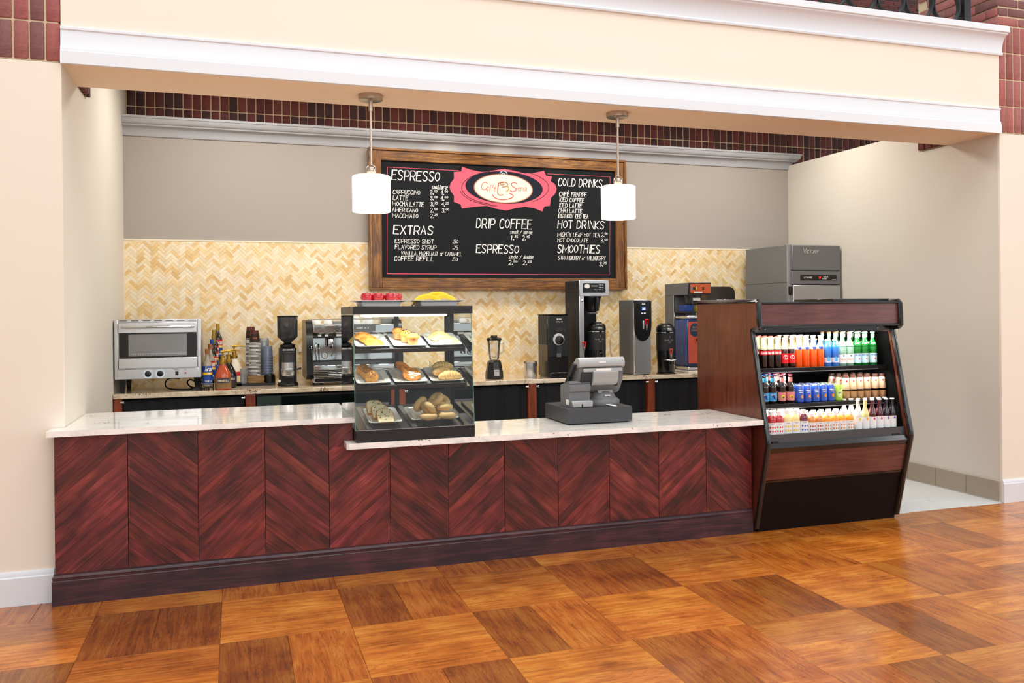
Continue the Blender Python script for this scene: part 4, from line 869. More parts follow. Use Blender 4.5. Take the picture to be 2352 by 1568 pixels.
def pump(name, lab, loc, s, body, lbl, txt, tc, rot):
    t = thing(name, lab, 'bottle', loc, rot, None)
    part('bottle', MB().lathe([(.055*s, 0), (.063*s, .008), (.063*s, .10), (.058*s, .125), (.04*s, .165), (.024*s, .195), (.022*s, .215)], 28), body, t)
    q = MB().lathe([(.0637*s, .012), (.0637*s, .098)], 28, a0=-PI*.95, a1=-.05*PI); part('label', q, lbl, t)
    q = MB(); q.lathe([(.027*s, .205), (.027*s, .225), (.019, .232), (.017, .262), (.021, .264), (.021, .272), (.006, .274)], 20); part('pump_collar', q, BRS, t)
    q = MB(); q.lathe([(.005, .27), (.005, .302), (.0, .302)], 10); q.tube([(-.018, 0, .302), (.03, 0, .308), (.07, 0, .304), (.088, 0, .298)], [.010, .008, .006, .005], 10); part('pump_head', q, BRS, t)
    q = MB(); text(q, txt, cyl(.0645*s, .075), .085*s, .016, .16); part('lettering', q, tc, t); q = MB(); q.lathe([(.0641*s, .058), (.0641*s, .092)], 12, a0=-PI*.5-.75, a1=-PI*.5+.85); part('label_band', q, mat('navy label band', '#1c2450', .5) if tc is not RDL else RDL, t)
CAR = mat('caramel sauce', '#b8481c', .15, coat=.6, var=.15, vs=6); BRL = mat('bronze label', '#8a6a42', .4, var=.15)
pump('sauce_pump', 'orange caramel sauce jug with brass pump in front of the others', (WX(511, 2.10), 2.10, ZC), 1.0, CAR, BRL, 'GHIRARDELLI', mat('cream letters', '#e9dcc0', .6), .0)
pump('sauce_pump', 'dark chocolate sauce jug with brass pump behind the orange one', (WX(524, 2.26), 2.26, ZC+.001), 1.0, DKG, mat('dark brown label', '#2c1c14', .5), 'GHIRARDELLI', mat('cream letters', '#e9dcc0', .6), .15)
pump('sauce_pump', 'white chocolate sauce jug with red label and raised brass pump', (WX(537, 2.42), 2.42, ZC+.03), 1.02, mat('white sauce', '#efe3cc', .3, coat=.3), mat('cream label', '#ead6a8', .5), 'White', RDL, .1)
tag(part('riser_block', MB().box(WX(537, 2.42)-.06, WX(537, 2.42)+.06, 2.36, 2.48, ZC, ZC+.029, .003), BPL), 'small black riser under the white sauce jug', 'riser')
# ---------------------------------------------------------------- cups on the tray
x0, x1 = .95, 1.262
tag(part('serving_tray', MB().box(x0, x1, 2.36, 2.64, ZC, ZC+.004, .001).box(x0, x1, 2.36, 2.366, ZC+.004, ZC+.022).box(x0, x1, 2.634, 2.64, ZC+.004, ZC+.022).box(x0, x0+.006, 2.366, 2.634, ZC+.004, ZC+.022).box(x1-.006, x1, 2.366, 2.634, ZC+.004, ZC+.022), BPL), 'black tray of cups, lids and sleeves beside the grinder', 'tray')
ZT2 = ZC+.005
DCUP = mat('dark brown paper cup', '#2a1714', .6, var=.2, vs=30); RCUP = mat('maroon cup base', '#5c2a22', .6); CUPW = mat('white paper rim', '#eeeeec', .5); ORL = mat('orange print', '#d2783a', .6)
cupm = mesh_of('wall', MB().lathe([(.0445, 0), (.0405, .03), (.036, .075)], 24, mi=0).lathe([(.036, .075), (.0325, .105), (.031, .105), (.031, .101), (.0, .101)], 24, mi=1), [DCUP, RCUP])
rimm = mesh_of('rim', MB().lathe([(.0445, 0), (.048, .001), (.0485, .004), (.0475, .0065), (.0443, .0065)], 24), CUPW)
logm = MB(); text(logm, 'tea', cyl(.0415, .042), .034, .016, .17); logm = mesh_of('lettering', logm, ORL)
def NTH(k): return {1: '1st', 2: '2nd', 3: '3rd', 21: '21st', 22: '22nd', 23: '23rd'}.get(k, '%dth' % k)
def cupstack(px_, y, n, base, lab0, lab1, grp, dz=.0118):
    x = WX(px_, y)
    for k in range(n):
        last = k == n-1; lab1 = '%s paper cup from the top of the %s stack' % (NTH(n-k), 'taller rear' if 'rear' in grp else 'nearer')
        t = thing('paper_cup', lab0 if last else lab1, 'cup', (x, y, base+k*dz), 0, grp); part('wall', cupm, None, t); part('rim', rimm, None, t)
        if last: part('lettering', logm, None, t)
cupstack(584.5, 2.47, 25, ZC+.075, 'upside-down dark paper cup topping the nearer nested stack', 'upside-down paper cup within the nearer nested stack', 'paper cups in the nearer stack')
cupstack(575.5, 2.58, 30, ZC+.045, 'upside-down dark paper cup topping the taller rear stack', 'upside-down paper cup within the taller rear stack', 'paper cups in the rear stack')
plm = mesh_of('plastic_cup', MB().lathe([(.046, 0), (.0475, .002), (.0465, .004), (.044, .006), (.038, .09), (.033, .098), (.0, .098)], 24), glass('frosted clear cup', '#e9eef2', .15, op=.22))
pbm = mesh_of('plastic_cup', MB().lathe([(.046, 0), (.0475, .002), (.0465, .004), (.044, .006), (.038, .09), (.033, .098), (.0, .098)], 24), glass('blue printed clear cup', '#b4c4de', .15, op=.3))
for k in range(12):
    o = part('plastic_cup', plm, None, None, (WX(606, 2.56), 2.56, ZT2+.05+k*.022)); tag(o, NTH(12-k)+' clear plastic cup from the top of the tall clear stack' if k < 11 else 'topmost clear plastic cup of the tall stack', 'cup', 'clear cups in the tall stack')
for k in range(9):
    o = part('plastic_cup', pbm, None, None, (WX(614, 2.48), 2.48, ZT2+.05+k*.022)); tag(o, NTH(9-k)+' blue-printed plastic cup from the top, in the stack beside the grinder' if k < 8 else 'topmost blue-printed plastic cup beside the grinder', 'cup', 'blue printed cups')
dlm = mesh_of('deli_cup', MB().lathe([(.05, 0), (.051, .002), (.05, .004), (.048, .005), (.046, .04), (.0, .04)], 24), glass('clear lid plastic', '#dcdcdc', .12, op=.3))
ls = thing('lid_stack', 'short stack of clear dome lids at the left of the tray', 'lids', (WX(556, 2.42), 2.42, ZT2))
for k in range(13): part('lid', dlm, None, ls, (0, 0, k*.0085))
sl = mesh_of('cup_sleeve', MB().box(-.066, .066, -.03, .03, 0, .0075, .003), mat('kraft card', '#a9875a', .8, var=.12, vs=30))
for k in range(9): tag(part('cup_sleeve', sl, None, None, (WX(587, 2.40)+rd.uniform(-.004, .004), 2.40, ZT2+k*.0085), (0, 0, rd.uniform(-.06, .06))), NTH(9-k)+' brown kraft cup sleeve from the top of the flat pile', 'sleeve', 'kraft sleeves on the tray')
bl_ = mesh_of('cup_lid', MB().lathe([(.047, 0), (.0485, .003), (.047, .007), (.042, .009), (.040, .018), (.0, .017)], 28), BPL)
ls = thing('lid_stack', 'stack of black cup lids at the right end of the tray', 'lids', (WX(618, 2.41), 2.41, ZT2))
for k in range(9): part('lid', bl_, None, ls, (0, 0, k*.0085))
tag(part('outlet_plate', MB().box(1.488, 1.512, 2.768, 2.7795, 1.205, 1.245, .002), WHP, None), 'small white outlet plate on the tiles beside the grinder', 'outlet')
# ---------------------------------------------------------------- coffee grinder
def grinder(lab, x, y, sc=1.0, txt='NUOVA SIMONELLI'):
    t = thing('coffee_grinder', lab, 'grinder', (x, y, ZC), 0, None)
    part('base', MB().lathe([(.0, 0), (.082, 0), (.085, .006), (.083, .02), (.075, .03), (.0, .03)], 28).box(-.075, .075, .0, .12, .0, .03, .006), BPL, t)
    part('body', MB().box(-.07, .07, -.035, .12, .03, .325, .012).prism([(-.07, .03), (.07, .03), (.058, .31), (-.058, .31)], 'y', -.04, .1), BPL, t)
    part('doser', MB().lathe([(.05, .09), (.056, .1), (.056, .145), (.052, .15), (.052, .20)], 24, c=(0, -.05, 0)), STL, t)
    part('doser_window', MB().lathe([(.052, .20), (.052, .275), (.056, .278), (.0, .29)], 24, c=(0, -.05, 0)), SMK, t)
    part('doser_lever', MB().tube([(.04, -.09, .14), (.075, -.10, .145), (.098, -.09, .15)], [.006, .006, .011], 8), BPL, t)
    part('fork', MB().tube([(-.03, -.06, .085), (-.03, -.12, .08), (.03, -.12, .08), (.03, -.06, .085)], .005, 8), BPL, t)
    part('collar', MB().lathe([(.05, .318), (.062, .325), (.062, .345), (.045, .352), (.03, .36)], 24, c=(0, .01, 0)), BPL, t)
    part('hopper', MB().lathe([(.028, .36), (.078, .405), (.082, .41), (.084, .575)], 32, c=(0, .01, 0)), SMK, t)
    part('coffee_beans', MB().lathe([(.0, .363), (.026, .363), (.074, .408), (.078, .44), (.0, .45)], 24, c=(0, .01, 0)), mat('roasted beans', '#1d120c', .5, var=.5, vs=160, bump=1, bs=160), t)
    part('hopper_lid', MB().lathe([(.086, .572), (.087, .584), (.08, .587), (.0, .587)], 32, c=(0, .01, 0)), BPL, t)
    q = MB(); text(q, txt, plane_y(0, -.0905-.015, .305), .09, .011, .16); part('lettering', q, WLET, t)
    q = MB().box(-.018, .018, -.1015, -.1, .0, .0); q = MB(); q.box(-.078, -.062, -.043, -.041, .035, .055); part('sticker', q, WHP, t)
grinder('black coffee grinder with smoky hopper left of the espresso machine', WX(660, 2.24), 2.24)
# ---------------------------------------------------------------- espresso machine
ep = thing('espresso_machine', 'wide chrome and black espresso machine with cups on top', 'espresso machine', (1.94, 2.4, ZC))
ye = 2.17
def EX(px_): return WX(px_, ye)
def EZ(py, px_=760): return WZ(px_, py, ye)
a_, b_ = EX(703), EX(925)
part('left_side_panel', LB(ep).prism([(ye+.06, ZC+.05), (ye-.01, ZC+.09), (ye+.0, EZ(800)), (ye-.01, EZ(775)), (ye+.04, EZ(745)), (ye+.1, EZ(735)), (ye+.45, EZ(735)), (ye+.45, ZC+.05)], 'x', a_, a_+.055), BPL, ep)
part('right_side_panel', LB(ep).prism([(ye+.06, ZC+.05), (ye-.01, ZC+.09), (ye+.0, EZ(800)), (ye-.01, EZ(775)), (ye+.04, EZ(745)), (ye+.1, EZ(735)), (ye+.45, EZ(735)), (ye+.45, ZC+.05)], 'x', b_-.055, b_), BPL, ep)
i0, i1 = a_+.056, b_-.056
part('body', LB(ep).box(i0, i1, ye+.16, ye+.45, ZC+.05, EZ(748)), STD, ep)
part('top_panel', LB(ep).box(i0, i1, ye-.005, ye+.16, EZ(766), EZ(745), .008), CHR, ep); part('cup_rail', LB(ep).tube([(a_+.02, ye+.05, EZ(733)), (b_-.02, ye+.05, EZ(733))], .005, 8), CHR, ep)
part('button_strip', LB(ep).box(i0, i1, ye+.01, ye+.16, EZ(776), EZ(766)-.001, .003), BPL, ep)
q = mesh_of('button', MB().box(-.014, .014, -.004, 0, -.009, .009, .002), WHP)
for p_ in (734, 750, 776, 784, 820, 836, 870, 884): part('button', q, None, ep, (EX(p_)-1.94, ye+.01-2.4, EZ(770)-ZC))
part('back_splash_panel', LB(ep).box(i0, i1, ye+.12, ye+.158, EZ(828), EZ(777)), CHR, ep)
for p_ in (745, 800, 855):
    x = EX(p_+15); q = LB(ep); q.lathe([(.0, EZ(790)), (.034, EZ(790)), (.036, EZ(780)), (.03, EZ(776))], 20, c=(x, ye+.06, 0)); part('group_head', q, CHR, ep)
    q = LB(ep); q.lathe([(.0, EZ(797)), (.03, EZ(796)), (.036, EZ(791))], 20, c=(x, ye+.06, 0)); q.tube([(x, ye+.03, EZ(794)), (x-.01, ye-.07, EZ(796))], [.009, .013], 10, mi=1); part('portafilter', q, [CHR, BPL], ep)
for p_ in (714, 731): q = LB(ep); x = EX(p_); q.tube([(x, ye+.02, EZ(790)), (x, ye-.02, EZ(800)), (x+.004, ye-.01, EZ(833))], .006, 8); part('steam_wand', q, CHR, ep)
q = LB(ep); q.lathe([(.0, ye+.112), (.021, ye+.112), (.023, ye+.12)], 24, c=(EX(746), 0, EZ(817)), ax='y') if False else None
x = EX(748); q = LB(ep); q.lathe([(.0, -.01), (.024, -.01), (.027, 0)], 24, c=(x, ye+.12, EZ(817)), ax='y'); part('pressure_gauge', q, [WHP], ep)
q = LB(ep); q.lathe([(.028, -.011), (.028, 0), (.024, 0), (.024, -.011), (.028, -.011)], 24, c=(x, ye+.12, EZ(817)), ax='y'); q.box(x-.001, x+.001, ye+.108, ye+.1095, EZ(817)-.012, EZ(817)+.014); part('gauge_rim', q, BPL, ep)
x = EX(768); q = LB(ep); q.lathe([(.0, -.03), (.014, -.03), (.018, -.02), (.01, 0)], 6, c=(x, ye+.12, EZ(817)), ax='y'); part('tap_knob', q, CHR, ep)
q = LB(ep)
part('drip_tray', LB(ep).box(i0, i1, ye-.03, ye+.16, EZ(846), EZ(838), .004), CHR, ep)
q = LB(ep)
for k in range(5): q.box(i0, i1, ye-.026+.0*k, ye+.02, EZ(846+k*4+3), EZ(846+k*4)-.002, .002)
part('ribbed_front', q, CHR, ep, kind='stuff'); part('lower_panel', LB(ep).box(i0, i1, ye-.022, ye+.16, EZ(878), EZ(866)-.001, .006), CHR, ep)
part('underbody', LB(ep).box(i0, i1, ye+.03, ye+.4, ZC+.03, EZ(878)), BPL, ep)
for x in (i0+.05, i1-.05):
    for y in (ye+.06, ye+.38): part('foot', LB(ep).lathe([(.026, ZC+.0005), (.026, ZC+.031)], 16, c=(x, y, 0)), BPL, ep)
q = LB(ep); q.box(EX(813), EX(862), ye-.014, ye-.005, EZ(762), EZ(746), .003); part('name_plate', q, STD, ep)
q = LB(ep); text(q, 'AURELIA II', plane_y((EX(813)+EX(850))/2, ye-.0148, EZ(754)), .10, .014, .17); part('lettering', q, WLET, ep)
q = LB(ep); q.box(EX(728), EX(738), ye-.0065, ye-.005, EZ(758), EZ(750)); part('badge', q, STD, ep)
cupm2 = mesh_of('cup', MB().lathe([(.0, .0), (.026, .0), (.03, .004), (.042, .045), (.044, .06), (.042, .06), (.036, .03), (.0, .012)], 24).tube([(-.04, 0, .05), (-.062, 0, .05), (-.066, 0, .03), (-.052, 0, .014), (-.035, 0, .016)], .005, 8), CHN)
ztop = EZ(748)
for p_, lb, sc in ((726, 'first white cup from the left on the espresso machine', 1), (753, 'second white cup from the left on the espresso machine', 1), (815, 'large white cup on the espresso machine behind the case glass', 1.25), (845, 'large white cup right of the other behind the case glass', 1.25)):
    o = part('coffee_cup', cupm2, None, None, (WX(p_, ye+.22), ye+.22, ztop+.0605*sc), (PI, 0, 0)); o.scale = (sc, sc, sc); tag(o, lb, 'cup', 'white cups on the espresso machine')
sau = mesh_of('saucer', MB().lathe([(.0, .0), (.04, .0), (.068, .008), (.07, .01), (.045, .005), (.0, .004)], 28), CHN)
for k in range(5): tag(part('saucer', sau, None, None, (WX(778, ye+.25), ye+.25, ztop+.001+k*.007)), NTH(5-k)+' white saucer from the top of the low stack beside the cups', 'saucer', 'saucers beside the cups')
for k in range(9): tag(part('saucer', sau, None, None, (WX(888, ye+.22), ye+.22, ztop+.001+k*.007)), NTH(9-k)+' white saucer from the top of the taller stack at the right', 'saucer', 'saucers at the right end')
# ---------------------------------------------------------------- tap, outlet, blender, canister
t = thing('faucet', 'small chrome faucet rising behind the pastry case', 'faucet', (2.66, 2.62, ZC)); part('spout', MB().lathe([(.018, 0), (.018, .01), (.012, .02), (.012, .10)], 16).tube([(0, 0, .1), (0, -.01, .125), (0, -.05, .13), (0, -.09, .11)], .01, 10), CHR, t); part('lever', MB().tube([(0, 0, .12), (.0, .02, .15)], .005, 8), CHR, t)
t = thing('wall_outlet', 'white outlet plate with a plugged black cord on the tiles behind the case', 'outlet', (3.0, 2.779, 1.14)); part('plate', MB().box(-.038, .038, -.008, 0, -.06, .06, .004), WHP, t); part('plug', MB().box(-.016, .016, -.034, -.008, -.035, -.002, .004), BPL, t); part('cord', MB().tube(sm([(0, -.034, -.02), (.03, -.05, -.03), (.05, -.06, -.07), (.04, -.07, -.13), (.0, -.09, -.186)]), .004, 8), BPL, t)
t = thing('blender', 'black blender with clear jar standing in front of the tiles', 'blender', (WX(1134, 2.22), 2.22, ZC))
part('base', MB().lathe([(.0, 0), (.078, 0), (.082, .006), (.08, .06), (.072, .09), (.062, .15), (.05, .168), (.0, .17)], 8, a0=PI/8, a1=2*PI+PI/8), BPL, t, sharp=20)
part('badge', MB().box(-.025, .022, -.081, -.077, .03, .085, .001), mat('steel badge', '#c9cacc', .3, .6), t); q = MB(); text(q, 'Waring', plane_y(-.001, -.0818, .074), .03, .008, .15); part('lettering', q, BPL, t)
part('jar', MB().lathe([(.04, .172), (.045, .185), (.052, .26), (.062, .345), (.063, .352)], 16), CLR, t); part('jar_handle', MB().tube([(.058, 0, .33), (.088, 0, .325), (.09, 0, .25), (.055, 0, .22)], .008, 8), CLR, t)
part('lid', MB().lathe([(.0, .348), (.068, .348), (.07, .356), (.064, .368), (.03, .375), (.028, .39), (.0, .39)], 16), BPL, t); part('blade', MB().tube([(-.02, 0, .2), (0, 0, .19), (.02, 0, .2)], .003, 6), CHR, t)
t = thing('canister', 'small steel canister with clear lid left of the black mill', 'canister', (WX(1217, 2.26), 2.26, ZC)); part('can', MB().lathe([(.0, 0), (.056, 0), (.058, .004), (.058, .13)], 28), STL, t); part('lid', MB().lathe([(.06, .128), (.061, .14), (.055, .15), (.0, .152)], 28), CLR, t); part('clasp', MB().box(.056, .066, -.006, .006, .1, .14, .002), CHR, t)
# ---------------------------------------------------------------- coffee mill
ym = 2.06; mx0, mx1 = WX(1259, ym), WX(1303, ym)+.012
ml = thing('coffee_mill', 'black bulk coffee mill with a round steel dial', 'mill', ((mx0+mx1)/2, ym, ZC)); mw = mx1-mx0; zt = WZ(1280, 724, ym)-ZC
part('body', MB().box(-mw/2, mw/2, .02, .27, .012, zt, .006), BPL, ml); part('front_panel', MB().box(-mw/2+.004, mw/2-.004, .0, .02, .19, zt-.004, .004), mat('satin black panel', '#17181a', .45), ml)
part('side_panel', MB().box(-mw/2-.004, -mw/2, .03, .25, .30, zt-.01, .002), DGR, ml); part('base_tray', MB().box(-mw/2+.005, mw/2, -.05, .02, .012, .055, .008).box(-mw/2+.03, mw/2-.02, -.052, -.049, .02, .04), BPL, ml); part('foot', MB().box(-mw/2+.01, mw/2-.01, -.02, .25, 0, .012), BPL, ml)
part('lid', MB().box(-mw/2-.002, mw/2+.002, .01, .28, zt, zt+.012, .005), BPL, ml)
zd = WZ(1281, 779, ym)-ZC
dg_ = part('dial_ring', MB().lathe([(.054, -.006), (.054, 0), (.0, 0)], 32, c=(.0, 0, zd), ax='y').lathe([(.0, -.007), (.054, -.006)], 32, c=(.0, 0, zd), ax='y'), mat('bright dial', '#dcdcdc', .3, .2), ml); part('dial_knob', MB().lathe([(.0, -.03), (.036, -.026), (.041, -.007)], 24, c=(.005, 0, zd-.008), ax='y'), BPL, dg_)
part('chute', MB().prism([(-.024, zd-.06), (.026, zd-.06), (.022, zd-.12), (-.026, zd-.12)], 'y', -.022, .0), DGR, ml); part('chute_mouth', MB().box(-.022, .018, -.016, 0, zd-.16, zd-.122, .003), STD, ml)
part('label_panel', MB().box(-.028, .045, -.003, .0, zd+.07, zd+.10, .001), DGR, ml); part('toggle', MB().box(.05, .062, -.008, 0, zd+.06, zd+.085, .002), DGR, ml)
q = MB(); text(q, 'BUNN', plane_y(.005, -.0035, zt-.035), .045, .012, .24); text(q, 'Coffee Mill', plane_y(.005, -.0035, zt-.058), .06, .01, .13, .3); part('lettering', q, WLET, ml)
# ---------------------------------------------------------------- airpot server (copied)
def server(lab, loc, parent=None):
    t = thing('thermal_server', lab, 'coffee server', loc, 0, 'black thermal coffee servers')
    part('stand', MB().lathe([(.0, 0), (.085, 0), (.088, .006), (.08, .012), (.0, .012)], 28).box(-.05, .05, -.10, .0, 0, .01, .003), BPL, t)
    part('body', MB().lathe([(.0, .012), (.074, .012), (.078, .02), (.078, .12), (.084, .14), (.0855, .15), (.0855, .40)], 36), mat('black server body', '#141416', .25, coat=.3), t)
    part('wrap', MB().lathe([(.0862, .22), (.0862, .385)], 36), mat('matte black wrap', '#1f2022', .55), t); part('trim_ring', MB().lathe([(.087, .388), (.087, .394)], 36), CHR, t)
    ld_ = part('lid', MB().lathe([(.0865, .40), (.088, .41), (.086, .44), (.07, .462), (.05, .47), (.048, .478), (.0, .48)], 32), BPL, t)
    part('lid_badge', MB().box(-.022, .022, -.09, -.084, .41, .432, .002), STL, ld_)
    part('sight_block', MB().box(-.018, .018, -.105, -.078, .10, .20, .006), BPL, t); part('tap', MB().lathe([(.008, .09), (.012, .12), (.012, .15)], 12, c=(0, -.105, 0)), BPL, t); part('tap_guard', MB().tube([(-.05, -.075, .135), (-.045, -.11, .135), (0, -.125, .128), (.045, -.11, .135), (.05, -.075, .135)], .006, 8), STL, t)
    q = MB(); cyl_ = cyl(.0868, .32, a=-PI/2)
    for P in ([(-.05, .0), (-.04, .008), (-.045, -.006), (-.03, -.002), (-.022, .004), (-.016, -.004)], [(-.012, .01), (-.01, -.012), (.0, -.018), (.01, -.01), (.012, .01)], [(.0, .02), (.005, .028), (-.003, .034), (.004, .04)], [(.018, .0), (.028, .008), (.024, -.006), (.036, -.002), (.05, .004)], [(-.016, -.02), (0, -.026), (.016, -.02)]): ribbon(q, P, .002, cyl_)
    part('logo_print', q, mat('grey print', '#a8a8a8', .6), t); return t
def lever(t, x, y, z, mt, s=1.0):
    q = MB(); q.tube([(x-.014*s, y-.012, z+.045*s), (x+.014*s, y-.012, z+.045*s), (x+.008*s, y-.01, z), (x-.008*s, y-.01, z)], .0045*s, 8, closed=True); q.box(x-.018*s, x+.018*s, y-.017, y-.007, z+.04*s, z+.05*s, .002); part('lever', q, mt, t)
    part('spigot', MB().lathe([(.004, z-.045*s), (.009, z-.02*s), (.011, z+.002)], 12, c=(x, y-.008, 0)), CHR, t)
# ---------------------------------------------------------------- brewer
y0 = 2.06; bx0, bx1 = WX(1331, y0), WX(1399, y0); br = thing('coffee_brewer', 'tall steel coffee brewer with a server under its black funnel', 'coffee machine', ((bx0+bx1)/2, y0, ZC)); bw_ = bx1-bx0; zt = WZ(1365, 643, y0)-ZC; zh = WZ(1365, 680, y0)-ZC
part('head', MB().box(-bw_/2, bw_/2, .0, .34, zh, zt, .004), STL, br); part('side_column', MB().box(-bw_/2, -bw_/2+.048, .0, .30, .02, zh, .003), STL, br); part('side_cover', MB().box(-bw_/2-.003, -bw_/2, .01, .34, .02, zt-.005, .001), mat('dark side sheet', '#2e3033', .55, spec=.2), br)
part('back_panel', MB().box(-bw_/2+.048, bw_/2-.005, .28, .34, .02, zh), BPL, br); part('base', MB().box(-bw_/2, bw_/2, -.02, .34, 0, .02, .004), BPL, br)
q = MB()
for r_ in range(3):
    for c_ in range(5): q.box(-bw_/2-.005, -bw_/2-.003, .05+c_*.055, .08+c_*.055, zt-.04-r_*.035, zt-.034-r_*.035)
part('vent_slots', q, BPL, br, kind='stuff')
cx = lambda p_: WX(p_, y0)-(bx0+bx1)/2
cp_ = part('control_panel', MB().box(cx(1339), cx(1391), -.003, .0, WZ(1365, 672, y0)-ZC, WZ(1365, 650, y0)-ZC, .001), BPL, br)
q = MB(); zc = WZ(1365, 657, y0)-ZC; q2 = lambda p_, z: plane_y(cx(p_), -.0036, z); oval(q, 0, 0, .026, .02, q2(1349, zc)); part('oval_badge', q, WHP, cp_)
part('display_window', MB().box(cx(1358), cx(1373), -.0045, -.003, zc-.004, zc+.008), mat('grey display', '#8a8d8c', .3), cp_)
q = MB()
for r_ in range(3): text(q, 'oo', q2(1384, zc+.012-r_*.022), .016, .006, .3); ribbon(q, [(-.012, 0), (.006, 0)], .004, q2(1379, zc+.012-r_*.022))
text(q, 'Digital', q2(1372, zc-.032), .06, .006, .15); part('lettering', q, WLET, cp_)
part('funnel', MB().lathe([(.03, zh-.145), (.062, zh-.135), (.078, zh-.02), (.088, zh-.008), (.088, zh-.001)], 28, c=(.022, .10, 0)), BPL, br); part('funnel_handle', MB().box(.02, .038, -.025, .03, zh-.12, zh-.015, .006), DGR, br); part('drip_plate', MB().lathe([(.0, zh-.16), (.05, zh-.16), (.05, zh-.146), (.0, zh-.146)], 20, c=(.022, .10, 0)), STD, br)
part('knob', MB().lathe([(.0, -.012), (.012, -.01), (.014, 0)], 16, c=(cx(1337), 0, WZ(1337, 690, y0)-ZC), ax='y'), CHR, br)
lever(br, cx(1340), -.005, WZ(1340, 797, y0)-ZC, RED)
server('black thermal server under the brewer funnel', (WX(1370, 2.14), 2.145, ZC+.021))
# ---------------------------------------------------------------- hot water dispenser
hx0, hx1 = WX(1456, 2.04), WX(1494.5, 2.04); hw = thing('hot_water_dispenser', 'tall steel hot water dispenser with black U-shaped front and red lever', 'water dispenser', ((hx0+hx1)/2, 2.04, ZC)); w_ = hx1-hx0; zt = WZ(1470, 688, 2.04)-ZC
part('body', MB().box(-w_/2, w_/2, .02, .32, .008, zt-.006, .004), STD, hw); part('front_panel', MB().box(-w_/2, w_/2, .0, .02, .008, zt-.03, .004), STL, hw)
pts = [(-w_/2-.001, zt-.012), (-w_/2-.001, zt-.24)]+[(-w_/2*math.cos(PI*k/12)*1.0, zt-.24-.145*math.sin(PI*k/12)**.85) for k in range(1, 12)]+[(w_/2+.001, zt-.24), (w_/2+.001, zt-.012)]+[(w_/2*.5*math.cos(PI*k/6)*1.6, zt-.012-.014*math.sin(PI*k/6)) for k in range(1, 6)]
part('black_fascia', MB().prism(pts, 'y', -.012, .0), BPL, hw); part('top_cap', MB().box(-w_/2, w_/2, -.004, .33, zt-.012, zt, .004), STL, hw); part('foot', MB().box(-w_/2+.01, w_/2-.01, .02, .3, 0, .008), BPL, hw)
zl = WZ(1476, 709, 2.04)-ZC; part('display_window', MB().box(-.012, .026, -.015, -.012, zl-.014, zl+.014), mat('blue lit display', '#2b4fd8', .3, emit=1.2), hw)
q = MB(); text(q, '205', plane_y(.007, -.0156, zl), .03, .017, .2); text(q, 'BUNN', plane_y(.007, -.0128, zl+.045), .03, .007, .25); ribbon(q, [(-.015, 0), (-.005, 0)], .006, plane_y(.0, -.0128, zl-.04)); ribbon(q, [(.01, 0), (.026, 0)], .006, plane_y(.0, -.0128, zl-.04)); part('lettering', q, mat('glowing white digits', '#f4f8ff', .4, emit=.8), hw)
part('tap_bracket', MB().box(-.008, .008, -.03, -.012, zl-.19, zl-.11, .004), STL, hw); lever(hw, .028, -.022, zl-.15, RED, 1.1)
hose = MB().tube(sm([(WX(1420, 2.3), 2.32, 1.36), (WX(1408, 2.3), 2.3, 1.36), (WX(1400, 2.3), 2.28, 1.3), (WX(1398, 2.3), 2.28, 1.2), (WX(1404, 2.3), 2.28, 1.08), (WX(1412, 2.3), 2.3, ZC+.01)]), .006, 8)
tag(part('water_hose', hose, mat('cream hose', '#e8cba8', .4)), 'cream water hose curving beside the steel hot water dispenser', 'hose')
sv = server('black thermal server standing between the hot water and tea machines', (WX(1524, 2.16), 2.13, ZC)); lever(sv, .0, -.10, .19, mat('orange-red plastic', '#e2421c', .3))
# ---------------------------------------------------------------- tea brewer and dispenser
y0 = 2.1; tx0, tx1 = WX(1580, y0), WX(1632, y0); tb_ = thing('tea_brewer', 'steel iced tea brewer with an orange control strip beside the drinks cooler', 'tea machine', ((tx0+tx1)/2, y0, ZC)); w_ = tx1-tx0; zt = WZ(1605, 649, y0)-ZC; zh = WZ(1580, 677, y0)-ZC
part('head', MB().box(-w_/2, w_/2, .0, .45, zh, zt, .004), STD, tb_); part('tower', MB().box(-w_/2, w_/2, .27, .45, .012, zh, .003), STD, tb_); part('base', MB().box(-w_/2, w_/2, .0, .45, 0, .012), BPL, tb_)
part('tower_edge', MB().box(-w_/2-.002, -w_/2+.004, .265, .272, .02, zh), CHR, tb_); part('head_trim', MB().box(-w_/2, w_/2, -.012, 0, zh+.004, zt, .004), BPL, tb_)
part('control_strip', MB().box(-w_/2+.02, w_/2-.006, -.016, -.012, zh+.015, zt-.012, .001), mat('copper print', '#c0562a', .45, var=.35, vs=30), tb_)
for a_, b_, c_ in ((.03, .042, '#38a8d8'), (.048, .074, '#101012'), (.08, .092, '#e8c828'), (.15, .168, '#101012')): part('button', MB().box(-w_/2+a_, -w_/2+b_, -.019, -.016, zh+.05, zh+.075, .001), mat('button '+c_, c_, .4), tb_)
part('white_label', MB().box(-w_/2+.06, -w_/2+.15, -.0175, -.016, zh+.02, zh+.032), WHP, tb_)
part('funnel', MB().lathe([(.03, zh-.10), (.07, zh-.085), (.085, zh-.01), (.085, zh-.001)], 24, c=(.0, .12, 0)), SMK, tb_); part('funnel_label', MB().box(-.05, .03, .028, .031, zh-.055, zh-.03), WHP, tb_)
zs_ = WZ(1580, 717, y0)-ZC; part('cross_bar', MB().box(-w_/2+.0, w_/2, .02, .27, zs_-.006, zs_+.006, .002), BPL, tb_)
